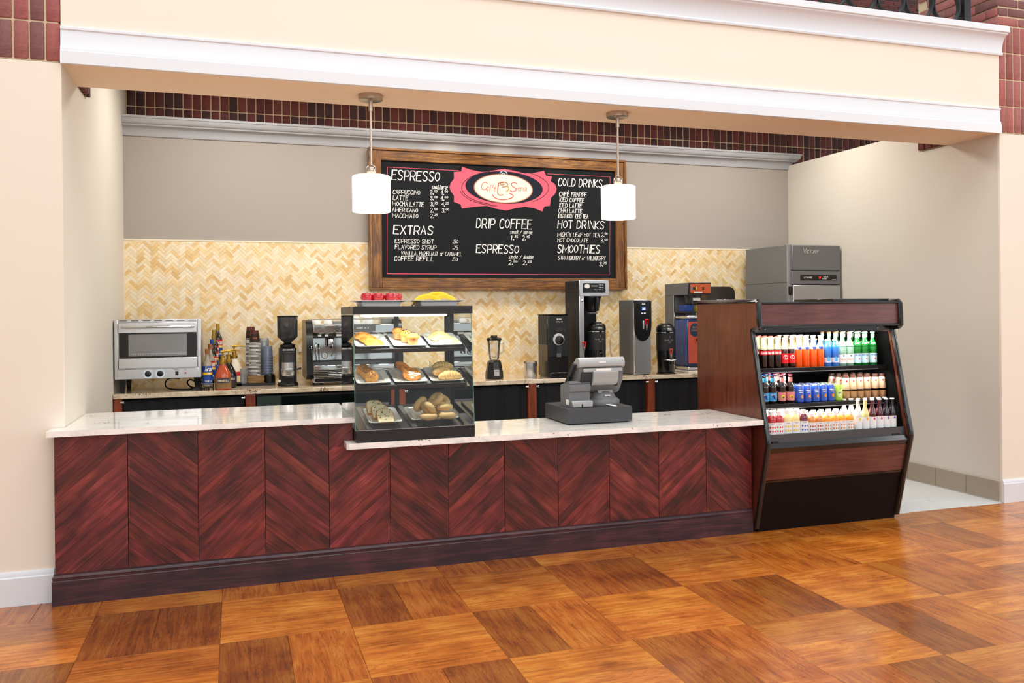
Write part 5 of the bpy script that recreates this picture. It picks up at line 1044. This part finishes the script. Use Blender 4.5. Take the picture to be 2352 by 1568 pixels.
part('filter_pack', MB().box(-w_/2+.01, -w_/2+.10, .06, .2, zs_+.0065, zs_+.07, .004), mat('blue carton', '#1c3f8c', .5), tb_); part('filter_pack', MB().box(.01, .09, .05, .18, zs_+.0065, zs_+.055, .004), mat('yellow carton', '#e2c84a', .5), tb_); part('cup', MB().lathe([(.02, zs_+.0065), (.026, zs_+.12)], 16, c=(-.02, .12, 0)), WHP, tb_)
td = thing('tea_dispenser', 'narrow iced tea dispenser wrapped in blue and orange-red beside the drinks cooler', 'tea dispenser', (WX(1594, 1.0+1.12), 2.12, ZC)); dx = .075
NB = mat('deep blue wrap', '#14418a', .3, var=.2, vs=9, coat=.3); OR = mat('orange-red wrap', '#c84e34', .35, var=.22, vs=7, coat=.2); NV2 = mat('navy band', '#17324e', .4)
Zt = zs_-.03
def slab(nm, z0, z1, mt, e=0.0): part(nm, MB().box(-dx-e, dx+e, -.01-e, .24, z0, z1, .012), mt, td)
slab('steel_foot', .02, .06, STL); part('drip_base', MB().box(-dx-.005, dx+.005, -.03, .25, 0, .02, .004), WHP, td); slab('body', .0605, Zt-.04, NB, .001); slab('steel_collar', Zt-.039, Zt, STL, -.002)
part('front_wrap', MB().box(-dx+.004, dx-.004, -.0145, -.0115, .09, Zt-.06), OR, td); part('lower_band', MB().box(-dx+.004, dx-.004, -.0165, -.0148, .062, .088), NV2, td); part('upper_band', MB().box(-dx+.004, dx-.004, -.0165, -.0148, Zt-.06, Zt-.045), NV2, td)
q = MB(); oval(q, 0, 0, .056, .066, plane_y(.0, -.0155, Zt-.14), 32); part('round_logo', q, NV2, td); q = MB(); text(q, 'IBIS', plane_y(-.004, -.0162, Zt-.115), .05, .015, .14); text(q, 'MOON', plane_y(-.004, -.0162, Zt-.145), .07, .017, .14); part('lettering', q, mat('tan print', '#c08a5c', .6), td)
part('tap', MB().lathe([(.012, -.06), (.016, -.015)], 14, c=(.03, 0, Zt-.235), ax='y').box(.02, .04, -.065, -.045, Zt-.27, Zt-.21, .004), BPL, td); part('side_label', MB().box(-dx-.0035, -dx-.0025, .06, .12, .17, .26), mat('faded label', '#3b5f96', .5), td)
tw = thing('paper_towel_dispenser', 'dark bronze rounded paper towel dispenser on the tiled wall beside the steel refrigerator', 'dispenser', (5.735, 2.779, 1.62)); w_ = .17
pts = [(-w_, -.16), (w_, -.16), (w_, .05)]+[(w_-.07+.07*math.cos(PI/2*k/6), .1+.07*math.sin(PI/2*k/6)) for k in range(7)]+[(-w_+.03, .17), (-w_, .15)]
part('cover', MB().prism(pts, 'y', -.2, 0), mat('bronze translucent plastic', '#2c2724', .22, coat=.4), tw); q = MB(); text(q, 'enmotion', plane_y(.02, -.2015, .03), .14, .022, .2); ribbon(q, [(-.06, -.02), (.06, -.02)], .004, plane_y(.02, -.2015, .03)); part('lettering', q, WLET, tw)
# ---------------------------------------------------------------- reach-in refrigerator
rf = thing('reach_in_refrigerator', 'tall stainless steel reach-in refrigerator in the corner behind the drinks cooler', 'refrigerator', (6.4, 2.3, 0)); y0 = 1.93; X0, X1 = 6.105, 6.70
RFS = mat('grey refrigerator steel', '#77797b', .45, .1, spec=.3, var=.08, vs=3); RFL = mat('bright refrigerator steel', '#a9abad', .3, .5, var=.06, vs=3)
part('cabinet', LB(rf).box(X0, X1, y0+.05, 2.68, .14, 2.185, .004), RFS, rf); part('front_frame', LB(rf).box(X0+.0, X0+.035, y0+.03, y0+.05, .14, 2.185), RFL, rf)
z1, z2 = WZ(1870, 622, y0), WZ(1870, 653, y0)
part('top_panel', LB(rf).box(X0+.03, X1, y0, y0+.05, z1+.006, 2.18, .006), RFS, rf); part('control_panel', LB(rf).box(X0+.03, X1, y0, y0+.05, z2+.004, z1-.002, .004), RFS, rf); d_ = part('door', LB(rf).box(X0+.03, X1-.005, y0-.01, y0+.05, .2, z2-.006, .008), RFL, rf)
part('hinge', LB(rf).box(X0+.0, X0+.028, y0+.0, y0+.03, z2-.1, z2-.02, .003), BPL, rf); part('side_seam', LB(rf).box(X0-.001, X0, y0+.05, 2.68, z2+.02, z2+.023), BPL, rf); part('handle', LB(rf).box(X1-.03, X1-.01, y0-.045, y0-.01, 1.0, 1.45, .006), CHR, d_)
wx_ = lambda p_: WX(p_, y0)
zz = (WZ(1880, 631, y0), WZ(1880, 644, y0)); part('display_strip', LB(rf).box(wx_(1839), wx_(1922), y0-.003, y0, zz[1], zz[0]), BPL, rf)
q = LB(rf); text(q, 'ULTRASPEC', plane_y(wx_(1856), y0-.0036, (zz[0]+zz[1])/2), .095, .014, .18)
for k in range(3): text(q, '0', plane_y(wx_(1893+k*3.8), y0-.0036, zz[0]-.02), .012, .012, .25); text(q, '0', plane_y(wx_(1890+k*3.8), y0-.0036, zz[0]-.038), .012, .012, .25)
text(q, 'TRAULSEN', plane_y(wx_(1916), y0-.0036, zz[1]+.01), .05, .006, .2); part('lettering', q, WLET, rf); q = LB(rf); text(q, '37', plane_y(wx_(1883), y0-.0036, (zz[0]+zz[1])/2), .02, .018, .24); part('red_digits', q, mat('red led', '#ff2418', .4, emit=1.5), rf)
q = LB(rf); text(q, 'V', plane_y(wx_(1849), y0-.004, WZ(1849, 576, y0)), .035, .05, .16, 0); text(q, 'ICTORY', plane_y(wx_(1866), y0-.004, WZ(1866, 578, y0)), .14, .03, .2, .1); part('nameplate', q, CHR, rf)
for x in (X0+.05, X1-.05):
    for y in (y0+.1, 2.6): part('leg', LB(rf).lathe([(.016, 0), (.02, .14)], 12, c=(x, y, 0)), CHR, rf)
# ---------------------------------------------------------------- cash register
PG = mat('graphite plastic', '#6d6f72', .42, var=.03, bump=.08, bs=400); PGL = mat('silver grey plastic', '#a9abad', .36, .2, var=.03, bump=.05, bs=400); PGD = mat('charcoal drawer steel', '#3b3c3f', .48, var=.04, bump=.2, bs=300)
ZK = .797
dr = thing('cash_drawer', 'charcoal steel cash drawer on the lower countertop', 'cash drawer', (3.255, .34, ZK)); DX0, DX1, DY0, DY1, DT = 3.022, 3.49, .118, .553, .905
part('housing', LB(dr).box(DX0, DX1, DY0, DY1, ZK+.008, DT, .002), PGD, dr)
for x in (DX0+.03, DX1-.03):
    for y in (DY0+.03, DY1-.03): part('foot', LB(dr).lathe([(.012, ZK), (.012, ZK+.008)], 10, c=(x, y, 0)), BPL, dr)
pt = thing('receipt_printer', 'grey receipt printer standing on the left of the cash drawer', 'printer', (3.13, .3, DT)); a_, b_ = WX(1306, .2), WX(1353, .2)
prof = [(.165, .001), (.165, .035), (.175, .045), (.2, .048), (.2, .1), (.19, .105), (.185, .125), (.19, .16), (.215, .175), (.24, .17), (.36, .14), (.36, .001)]
part('casing', LB(pt).prism([(y, DT+z) for y, z in prof], 'x', a_, b_), PG, pt); part('front_ledge', LB(pt).box(a_+.005, b_+.004, .152, .199, DT+.001, DT+.046, .006), PGL, pt)
part('cable_slot', LB(pt).box((a_+b_)/2-.006, (a_+b_)/2+.004, .150, .153, DT+.001, DT+.025, .001), BPL, pt); part('sticker', LB(pt).box(a_-.0012, a_, .21, .26, DT+.015, DT+.05), WHP, pt); part('paper_cover_seam', LB(pt).box(a_-.0008, b_+.0008, .183, .36, DT+.158, DT+.1595), BPL, pt)
sc_ = thing('register_terminal', 'silver-grey touch terminal on a domed stand, its back turned to the room', 'register', (3.34, .33, DT)); a_, b_ = WX(1330, .17), WX(1434, .17)
A = [(.205, 1.245), (.19, 1.262), (.192, 1.282), (.21, 1.295), (.235, 1.295), (.25, 1.285), (.265, 1.26), (.265, 1.235)]
zf = lambda py, y=.2: WZ(1380, py, y)
z_t, z_b = zf(822), zf(843)
part('top_hood', LB(sc_).prism([(.185, z_b), (.172, z_b+.01), (.168, z_t-.03), (.178, z_t-.006), (.195, z_t+.006), (.225, z_t+.004), (.30, z_t-.05), (.26, z_b)], 'x', a_, b_), PGL, sc_)
part('screen_shell', LB(sc_).prism([(.185, z_b-.002), (.19, z_b-.03), (.205, z_b-.09), (.235, z_b-.14), (.27, z_b-.175), (.30, z_b-.185), (.41, z_b-.15), (.42, z_b-.12), (.265, z_b-.002)], 'x', a_+.004, b_-.004), PG, sc_)
part('screen', LB(sc_).prism([(.425, z_b-.125), (.432, z_b-.12), (.245, z_t-.005), (.238, z_t-.01)], 'x', a_+.012, b_-.012), BPL, sc_)
part('back_bulge', LB(sc_).prism([(.183, z_b-.012), (.165, z_b-.03), (.17, z_b-.08), (.2, z_b-.12), (.25, z_b-.13), (.25, z_b-.02)], 'x', a_+.10, b_-.05), PGL, sc_); part('back_recess', LB(sc_).prism([(.188, z_b-.03), (.181, z_b-.05), (.196, z_b-.10), (.228, z_b-.145), (.26, z_b-.15), (.26, z_b-.03)], 'x', a_+.02, a_+.095), DGR, sc_); part('back_rim', LB(sc_).box(a_+.03, b_-.015, .172, .19, z_b-.03, z_b-.004, .006), PGL, sc_)
part('back_plate', LB(sc_).box(a_+.12, b_-.1, .1695, .172, z_b-.022, z_b-.006), WHP, sc_); part('hood_plate', LB(sc_).box((a_+b_)/2-.025, (a_+b_)/2+.025, .166, .17, z_t-.03, z_t-.022), WHP, sc_)
part('card_reader', LB(sc_).prism([(.2, z_b+.02), (.24, z_b+.03), (.38, z_b-.11), (.36, z_b-.14)], 'x', a_-.025, a_-.006), DGR, sc_); part('power_knob', LB(sc_).lathe([(.0, -.012), (.012, -.01), (.013, .0)], 14, c=(b_-.05, .215, z_b-.118), ax='y'), BPL, sc_)
cxs = WX(1385, .27); part('neck', LB(sc_).prism([(.235, DT+.085), (.25, z_b-.16), (.33, z_b-.16), (.35, DT+.085)], 'x', cxs-.055, cxs+.055), PGL, sc_)
q = LB(sc_); pr_ = [(.118, 0), (.12, .006), (.12, .028), (.112, .038), (.095, .046), (.088, .06), (.08, .078), (.062, .092), (.03, .099), (.0, .1)]
q.lathe([(r, z) for r, z in pr_], 36); q.v = [(x*1.0+cxs-3.34*0-0, y*.85, z) for x, y, z in q.v]; q.v = [(x, y, z) for x, y, z in q.v]
base = MB().lathe(pr_, 36); base.v = [(x+cxs-3.34, y*.85+.29-.33, z+.0015) for x, y, z in base.v]; part('domed_base', base, PG, sc_)
part('logo_plate', MB().box(cxs-3.34-.02, cxs-3.34+.02, .29-.33-.082, .29-.33-.079, .066, .074), WHP, sc_)
q = LB(sc_); 
for k in range(4): q.tube([(cxs-.02+k*.008, .19, DT+.012), (cxs-.01+k*.01, .165, DT+.008), (cxs+.012+k*.008, .14, DT+.004), (cxs+.03, .13, DT+.003)], .0022, 6)
part('cable', q, WHP, sc_, kind='stuff')
# ================================================================ OPEN DRINKS COOLER
CHW = wood('cherry veneer', [(0, '#30120b'), (.35, '#4c2014'), (.6, '#64301e'), (1, '#7c402a')], rough=.32, coat=.25, blot=.2, grain=.6, tint=False, axis='z', bump=.05)
CHH = wood('cherry veneer horizontal', [(0, '#331612'), (.35, '#50261e'), (.6, '#683830'), (1, '#82493c')], rough=.3, coat=.25, blot=.25, grain=.7, tint=False, bump=.05)
KICK = mat('dark brown laminate', '#100504', .6, spec=.2); RUB = mat('glossy black edge trim', '#0e0f11', .15, coat=.6); INB = mat('black cooler liner', '#040404', .8, spec=.1)
FX0, FX1, FYB = 4.36, 5.60, .735
ck = thing('drinks_cooler', 'open-front drinks cooler with cherry wood sides and lit shelves of bottles', 'drinks cooler', (4.98, .3, 0))
prof = [(.0, .02), (-.145, .61), (-.147, .655), (.03, 1.405), (-.062, 1.425), (-.05, 1.603), (FYB, 1.603), (FYB, .02)]
for a_, b_ in ((FX0, FX0+.03), (FX1-.03, FX1)):
    part('side_panel', LB(ck).prism(prof, 'x', a_, b_), CHW, ck)
    xm = (a_+b_)/2; ed = [(.0, .03), (-.07, .315), (-.142, .60), (-.149, .63), (-.144, .66), (-.06, 1.02), (.022, 1.385), (.02, 1.403), (.0, 1.412), (-.045, 1.418), (-.06, 1.43), (-.058, 1.5), (-.052, 1.59), (-.04, 1.603), (.2, 1.604), (FYB, 1.604)]
    q = LB(ck); P = []
    for (y, z) in ed: P += [(a_-.004, y-.0, z), (b_+.004, y-.0, z)]
    q.tube([(xm, y, z) for y, z in ed], .0195, 8); q.v = [(x if True else x, y, z) for x, y, z in q.v]
    part('edge_trim', q, RUB, ck)
a_, b_ = FX0+.031, FX1-.031
part('top_fascia', LB(ck).prism([(-.055, 1.44), (-.045, 1.585), (-.03, 1.585), (-.03, 1.44)], 'x', a_, b_), CHH, ck)
part('fascia_trim', LB(ck).box(a_, b_, -.068, -.03, 1.424, 1.439, .003), RUB, ck); part('fascia_trim', LB(ck).box(a_, b_, -.056, -.03, 1.586, 1.602, .003), RUB, ck)
part('canopy', LB(ck).box(a_, b_, -.029, FYB, 1.44, 1.60), INB, ck); part('canopy_lip', LB(ck).box(a_, b_, .02, .05, 1.385, 1.439), RUB, ck)
part('top_cover', LB(ck).box(WX(1903, .1), FX1-.01, .05, .5, 1.604, 1.6235, .003), RUB, ck)
for px_ in (1757, 2016): part('screw', LB(ck).blob((WX(px_, .015), .018, 1.41), .006, 8, 6), CHR, ck)
part('front_panel', LB(ck).prism([(-.128, .565), (-.079, .37), (-.06, .37), (-.11, .565)], 'x', a_, b_), CHH, ck)
part('sill', LB(ck).prism([(-.143, .60), (-.13, .566), (-.05, .566), (-.05, .635), (-.13, .632)], 'x', a_, b_), RUB, ck); part('panel_trim', LB(ck).prism([(-.083, .368), (-.078, .355), (-.05, .355), (-.05, .368)], 'x', a_, b_), RUB, ck)
part('kick_panel', LB(ck).prism([(-.072, .354), (.006, .0), (.03, .0), (-.05, .354)], 'x', a_, b_), KICK, ck)
part('back_liner', LB(ck).box(a_, b_, .55, FYB-.005, .02, 1.44), INB, ck)
for x_ in (a_, b_-.004): part('side_liner', LB(ck).prism([(-.10, .64), (.05, 1.38), (.549, 1.38), (.549, .64)], 'x', x_, x_+.004), INB, ck)
ZS1, ZS2, ZS3 = 1.128, .882, .680
SHK = mat('black wire shelf', '#0b0b0c', .5, spec=.3); GLV = mat('clear strip', '#9aa4a8', .15, .3)
for z, yf in ((ZS1, .055), (ZS2, -.015)):
    part('shelf', LB(ck).box(a_+.006, b_-.006, yf, .549, z-.018, z-.001, .003), SHK, ck); part('shelf_rail', LB(ck).box(a_+.006, b_-.006, yf-.008, yf-.001, z-.03, z+.004, .002), SHK, ck); part('shelf_trim', LB(ck).box(a_+.006, b_-.1, yf-.0095, yf-.008, z-.027, z-.023), GLV, ck)
part('deck', LB(ck).box(a_+.006, b_-.006, -.10, .549, .60, ZS3-.001), SHK, ck); part('front_guard', LB(ck).box(a_+.01, b_-.01, -.118, -.112, .63, ZS3+.012, .002), mat('smoked grey guard', '#3c444a', .12, coat=.5), ck); part('guard_bracket', LB(ck).box(a_+.03, a_+.085, -.128, -.118, .63, .645, .002), BPL, ck); part('guard_bracket', LB(ck).box(b_-.12, b_-.065, -.128, -.118, .63, .645, .002), BPL, ck)
q = LB(ck).box(a_+.05, b_-.05, .06, .085, 1.405, 1.42, .004); part('light_tube', q, mat('cooler tube', '#fff4d8', .4, emit=5.0), ck)
for zz, yy, e_ in ((1.39, .08, 11), (ZS1-.04, .07, 5), (ZS2-.04, .0, 4)):
    l = bpy.data.lights.new('cooler_light', 'AREA'); l.shape = 'RECTANGLE'; l.size = 1.1; l.size_y = .04; l.energy = e_; l.color = (1, .97, .9)
    o = bpy.data.objects.new('cooler_light', l); COL.objects.link(o); o.location = (4.98, yy-.03, zz); o.rotation_euler = (math.radians(28), 0, 0)
# ---- bottles
def M_(n, c, r=.08, **k): return mat(n, c, r, coat=k.pop('coat', .7), **k)
NKG = M_('pale empty neck glass', '#a9ad86', .1, var=.2); COLA = M_('cola', '#150806'); DPB = M_('dark cherry soda', '#2a0a08'); ORS = M_('orange soda', '#f0560e', .12); ORN = M_('orange tinted neck', '#e6b98a', .1, var=.2); BLW = M_('blue water bottle', '#2f74cc', .1, var=.3); CGW = M_('clear green water', '#8fb6a0', .08, var=.2); GRB_ = M_('green bottle glass', '#0f6b25', .08, var=.35); DBR = M_('dark beer glass', '#1b0d09'); ALU2 = mat('can aluminium', '#c8cacc', .25, .9)
CANB = M_('blue can print', '#2450b4', .2, var=.4, vs=30); CANG = M_('lime can print', '#a5d033', .25, var=.1); MLK = M_('milk coffee', '#9a7048', .15); RDJ = M_('red juice', '#b8242a', .12); YLJ = M_('lemonade', '#f0dd9a', .12); PLJ = M_('berry juice', '#6a1630', .12); OJ = M_('orange juice', '#f0a030', .12); OJD = M_('peach juice', '#d4853c', .12); CLB = M_('clear soda', '#dfe3d6', .06); PYB = M_('pale yellow soda', '#e3d690', .06); RBB = M_('dark red soda', '#4c0e1c', .06); PUB = M_('dark purple soda', '#1d0d1c', .06)
WLB = mat('white label', '#e9eaeb', .5, var=.01); RLB = mat('bright red label', '#d8161e', .45); LBL = mat('pale blue label', '#bfdde6', .45, var=.15, vs=12); CBL = mat('sky blue label', '#4aa5d8', .45, var=.2); PKL = mat('salmon pink label', '#e08a86', .45, var=.25, vs=20); TAN_ = mat('gold cap', '#c9a45a', .35, .5); RCP = mat('red cap', '#c2392c', .35); WCP = mat('white cap', '#f4f4f2', .35); BCP = mat('dark cap', '#3a2018', .35); BLC = mat('blue cap', '#4aa5d8', .35); ORC = mat('orange foil', '#e08a4a', .4)
BT = {}
def btype(key, name, body, bm_, cap=None, cm=None, bands=(), txt=None, prints=()):
    root = bpy.data.objects.new(name, None); COL.objects.link(root); root.empty_display_size = .03
    part('glass' if name != 'drink_can' else 'can_body', MB().lathe(body, 18), bm_, root)
    if cap: part('cap' if name != 'drink_can' else 'can_top', MB().lathe(cap, 14), cm, root)
    for r, z0, z1, m_ in bands: part('label', MB().lathe([(r, z0), (r, z1)], 18, a0=-PI*.98, a1=-PI*.02) if z1-z0 < .5 else None, m_, root)
    for t_, r, z, w_, h_, m_, th in (txt or ()):
        q = MB(); text(q, t_, cyl(r+.0006, z, a=-PI/2-.28), w_, h_, th, .15); part('lettering', q, m_, root)
    for r, pts, m_ in prints:
        q = MB()
        for (u, v, a_, b_) in pts: oval(q, u, v, a_, b_, cyl(r+.0005, 0, a=-PI/2-.28), 12)
        part('print', q, m_, root, kind='stuff' if len(pts) > 1 else None)
    BT[key] = (root, []); return root
def placeb(key, cat, x, y, z, lab, grp, rz=0):
    root, used = BT[key]
    if not used: r = root; r.location = (x, y, z); r.rotation_euler = (0, 0, rz)
    else: r = dup(root, (x, y, z), rz)
    used.append(1); tag(r, lab, cat, grp); return r
def neck(r, h, s0, s1, rn): return [(0, 0), (r*.94, 0), (r, .004), (r, s0), (r*.9, s0+(s1-s0)*.3), (rn*1.3, s0+(s1-s0)*.75), (rn, s1), (rn, h)]
cap_ = lambda r, h: [(r*1.25, h-.006), (r*1.2, h+.001), (0, h+.002)]
# cola: liquid to the shoulder, pale neck
def liq(key, name, r, h, s0, s1, rn, zl, lm, nm, cm, bands=(), txt=(), prints=(), capm=None):
    p = neck(r, h, s0, s1, rn)
    root = btype(key, name, [(0, 0), (r*.94, 0), (r, .004), (r, min(s0, zl))]+([(r*.9, s0+(s1-s0)*.3)] if zl > s0+(s1-s0)*.2 else []), lm, capm or cap_(rn, h), cm, bands, txt, prints)
    i = 3 if zl <= s0+(s1-s0)*.2 else 4
    part('neck', MB().lathe([(p[i][0]*.99, p[i][1]-.001)]+p[i:], 18), nm, root); return root
liq('cola', 'soda_bottle', .0285, .228, .12, .175, .0125, .165, COLA, NKG, RCP, [(.0289, .098, .128, RLB)], [('Coca-Cola', .0292, .113, .046, .016, WLB, .16)])
liq('cherry', 'soda_bottle', .0285, .215, .125, .165, .0125, .165, DPB, NKG, WCP, [(.0289, .035, .105, RLB)], [('Dr', .0295, .078, .02, .02, RLB, .2)], [(.0290, [(0, .078, .017, .017)], WLB)])
liq('orange', 'soda_bottle', .029, .228, .125, .18, .0135, .15, ORS, ORN, WCP, [(.0275, .127, .150, WLB)], [('Fanta', .0282, .142, .034, .02, NAV, .17)])
liq('blue', 'water_bottle', .0295, .195, .14, .172, .0135, .14, BLW, BLW, WCP, [(.0299, .03, .065, mat('pale pink label', '#d8d3e6', .5))], (), [(.0301, [(0, .055, .015, .017)], CBL)])
liq('clear', 'water_bottle', .031, .246, .145, .195, .0125, .14, CGW, CGW, ORC, [(.0314, .02, .085, WLB), (.014, .215, .235, WLB)], [('ACQUA PANNA', .0318, .05, .05, .01, ORC, .14)], [(.0316, [(0, .075, .006, .006)], NAV)])
liq('green', 'water_bottle', .031, .246, .145, .195, .0125, .14, GRB_, GRB_, WCP, [(.0314, .02, .09, LBL), (.0135, .205, .232, WLB)], [('S.PELLEGRINO', .0318, .078, .054, .009, NAV, .15)], [(.0316, [(.008, .05, .0055, .0055)], RLB), (.0275, [(.0, .158, .012, .014)], WLB)])
liq('blueale', 'soda_bottle', .0305, .205, .115, .155, .0125, .12, DBR, DBR, BLC, [(.0309, .022, .082, CBL), (.0155, .155, .185, CBL)], (), [(.0311, [(.0, .055, .012, .012), (.008, .04, .01, .006)], NAV), (.0312, [(-.006, .066, .018, .004)], WLB)])
liq('pinkale', 'soda_bottle', .0305, .205, .115, .155, .0125, .12, DBR, DBR, mat('pink cap', '#c84858', .35), [(.0309, .022, .082, PKL), (.0155, .155, .185, PKL)], (), [(.0311, [(.0, .05, .013, .013)], YEL), (.0312, [(.002, .046, .008, .006)], DBR)])
def can(key, m_, pm):
    r = btype(key, 'drink_can', [(0, 0), (.024, 0), (.0315, .008), (.0315, .108), (.027, .119)], m_, [(.027, .119), (.0275, .122), (.024, .122), (.022, .119), (0, .119)], ALU2, (), (), pm)
can('bluecan', CANB, [(.0318, [(.009, .045, .010, .013)], mat('orange fruit', '#f0962a', .5)), (.0318, [(-.004, .088, .016, .004), (.0, .075, .014, .0025)], WLB)])
can('limecan', CANG, [(.0318, [(.0, .055, .017, .03)], mat('pale lime print', '#dcefa6', .5)), (.032, [(.0, .06, .012, .003)], NAV)])
liq('milk', 'coffee_bottle', .031, .175, .075, .165, .019, .06, MLK, mat('milk coffee upper', '#b89a7c', .15, coat=.5), BCP, [(.0245, .085, .155, WLB)], (), [(.0252, [(.0, .135, .006, .007)], RLB)], capm=[(.0215, .16), (.0215, .182), (0, .183)])
def juice(key, r, h, m_, dots, dm):
    p = [(0, 0), (r*.96, 0), (r, .004), (r, h*.55), (r*.96, h*.6), (r*.98, h*.68), (r*.8, h*.78), (.016, h*.86)]
    btype(key, 'juice_bottle', p, m_, [(.019, h*.84), (.0195, h), (.017, h+.002), (0, h+.002)], WCP, [(r+.0005, .004, h*.54, WLB)], (), [(r+.0008, [((i-1)*.017, h*(.17+.17*j), .0055, .0065) for i in range(3) for j in range(2)], dm), (r+.0008, [(0, h*.48, .014, .002)], mat('grey letters', '#9aa2a8', .5))])
juice('jred', .034, .16, RDJ, 0, RLB); juice('jyel', .034, .165, YLJ, 0, YEL); juice('jpur', .034, .162, PLJ, 0, mat('blue berries', '#3b5bc0', .5)); juice('jor', .031, .135, OJ, 0, ORC); juice('jpe', .031, .135, OJD, 0, mat('brick red fruit', '#c8502c', .5))
def izz(key, m_, pm): liq(key, 'soda_bottle', .0285, .212, .095, .16, .0125, .1, m_, m_, WCP, [(.0289, .006, .088, WLB)], (), [(.0292, [(.005, .075, .0075, .009)], pm)])
izz('iclr', CLB, YEL); izz('iyel', PYB, mat('amber print', '#e8b040', .5)); izz('ired', RBB, mat('magenta print', '#d8286a', .5)); izz('ipur', PUB, mat('violet print', '#7a4aa8', .5))
ordn = ['first', 'second', 'third', 'fourth', 'fifth', 'sixth', 'seventh']
def row(items, y, z, rows, dy, shelf):
    seen = {}; tot = {}
    for k, _, _, d, _ in items: tot[d] = tot.get(d, 0)+1
    for k, px_, cat, d, dyy in items:
        n = seen.get(d, 0); seen[d] = n+1
        for r_ in range(rows):
            yy = y+dyy+r_*dy; x = WX(px_, y+dyy)+(.0 if r_ == 0 else r_*.004)
            if not (4.43 < x < 5.537): continue
            lab = (ordn[n]+' '+d+' from left, front row, '+shelf if tot[d] > 1 else d+' in front row, '+shelf) if r_ == 0 else ordn[n]+' '+d+' from left, %s row, ' % ordn[r_]+shelf
            placeb(k, cat, x, yy, z, lab, d+'s on the '+shelf, 0 if r_ == 0 else .3)
T1 = [('cola', p, 'soda', 'cola bottle with red label', 0) for p in (1752, 1767.5, 1784)]+[('cherry', p, 'soda', 'dark soda bottle with big red label', 0) for p in (1800.5, 1816.5)]+[('orange', p, 'soda', 'orange soda bottle', 0) for p in (1832, 1849, 1866, 1882.5)]+[('blue', p, 'water', 'blue plastic water bottle', 0) for p in (1899, 1916)]+[('clear', p, 'water', 'pale water bottle with scalloped white label', .01) for p in (1933, 1949.5)]+[('green', p, 'water', 'green water bottle with pale blue label', .01) for p in (1966.5, 1983.5, 2003, 2019)]
row(T1, .10, ZS1, 4, .078, 'top cooler shelf')
T2 = [('blueale', p, 'soda', 'brown bottle with sky-blue label', 0) for p in (1754, 1772)]+[('pinkale', p, 'soda', 'brown bottle with pink label', 0) for p in (1793.5, 1813)]+[('bluecan', p, 'can', 'blue can with orange fruit', -.0) for p in (1834.5, 1852, 1870.5, 1888, 1905.5)]+[('limecan', 1923, 'can', 'lime green can', 0)]+[('milk', p, 'coffee drink', 'milk coffee bottle with white neck label', .05) for p in (1940, 1956, 1972.5, 1989, 2007, 2023, 2032)][:-1]
row(T2, .035, ZS2, 3, .08, 'middle cooler shelf')
T3 = [('jred', p, 'juice', 'red juice bottle with white cap', 0) for p in (1769, 1786)]+[('jyel', p, 'juice', 'pale lemonade bottle with white cap', 0) for p in (1804.5, 1823.5)]+[('jpur', 1842.5, 'juice', 'berry juice bottle with white cap', 0)]+[('jpe', p, 'juice', 'small peach juice bottle', 0) for p in (1861, 1878.5)]+[('jor', p, 'juice', 'small orange juice bottle', 0) for p in (1896.5, 1914.5, 1932, 1949)]+[('iclr', 1968, 'soda', 'clear long-neck soda bottle', .0), ('iyel', 1985, 'soda', 'pale yellow long-neck soda bottle', .0)]+[('ired', p, 'soda', 'dark red long-neck soda bottle', 0) for p in (2001, 2017.5)]+[('ipur', p, 'soda', 'dark purple long-neck soda bottle', 0) for p in (2033, 2047)]
row(T3, -.055, ZS3, 3, .078, 'bottom cooler deck')
row([('iclr', p, 'soda', 'clear long-neck soda bottle standing behind the juices', 0) for p in (1937, 1953)], .03, ZS3, 1, .1, 'bottom cooler deck')
bpy.context.view_layer.update()
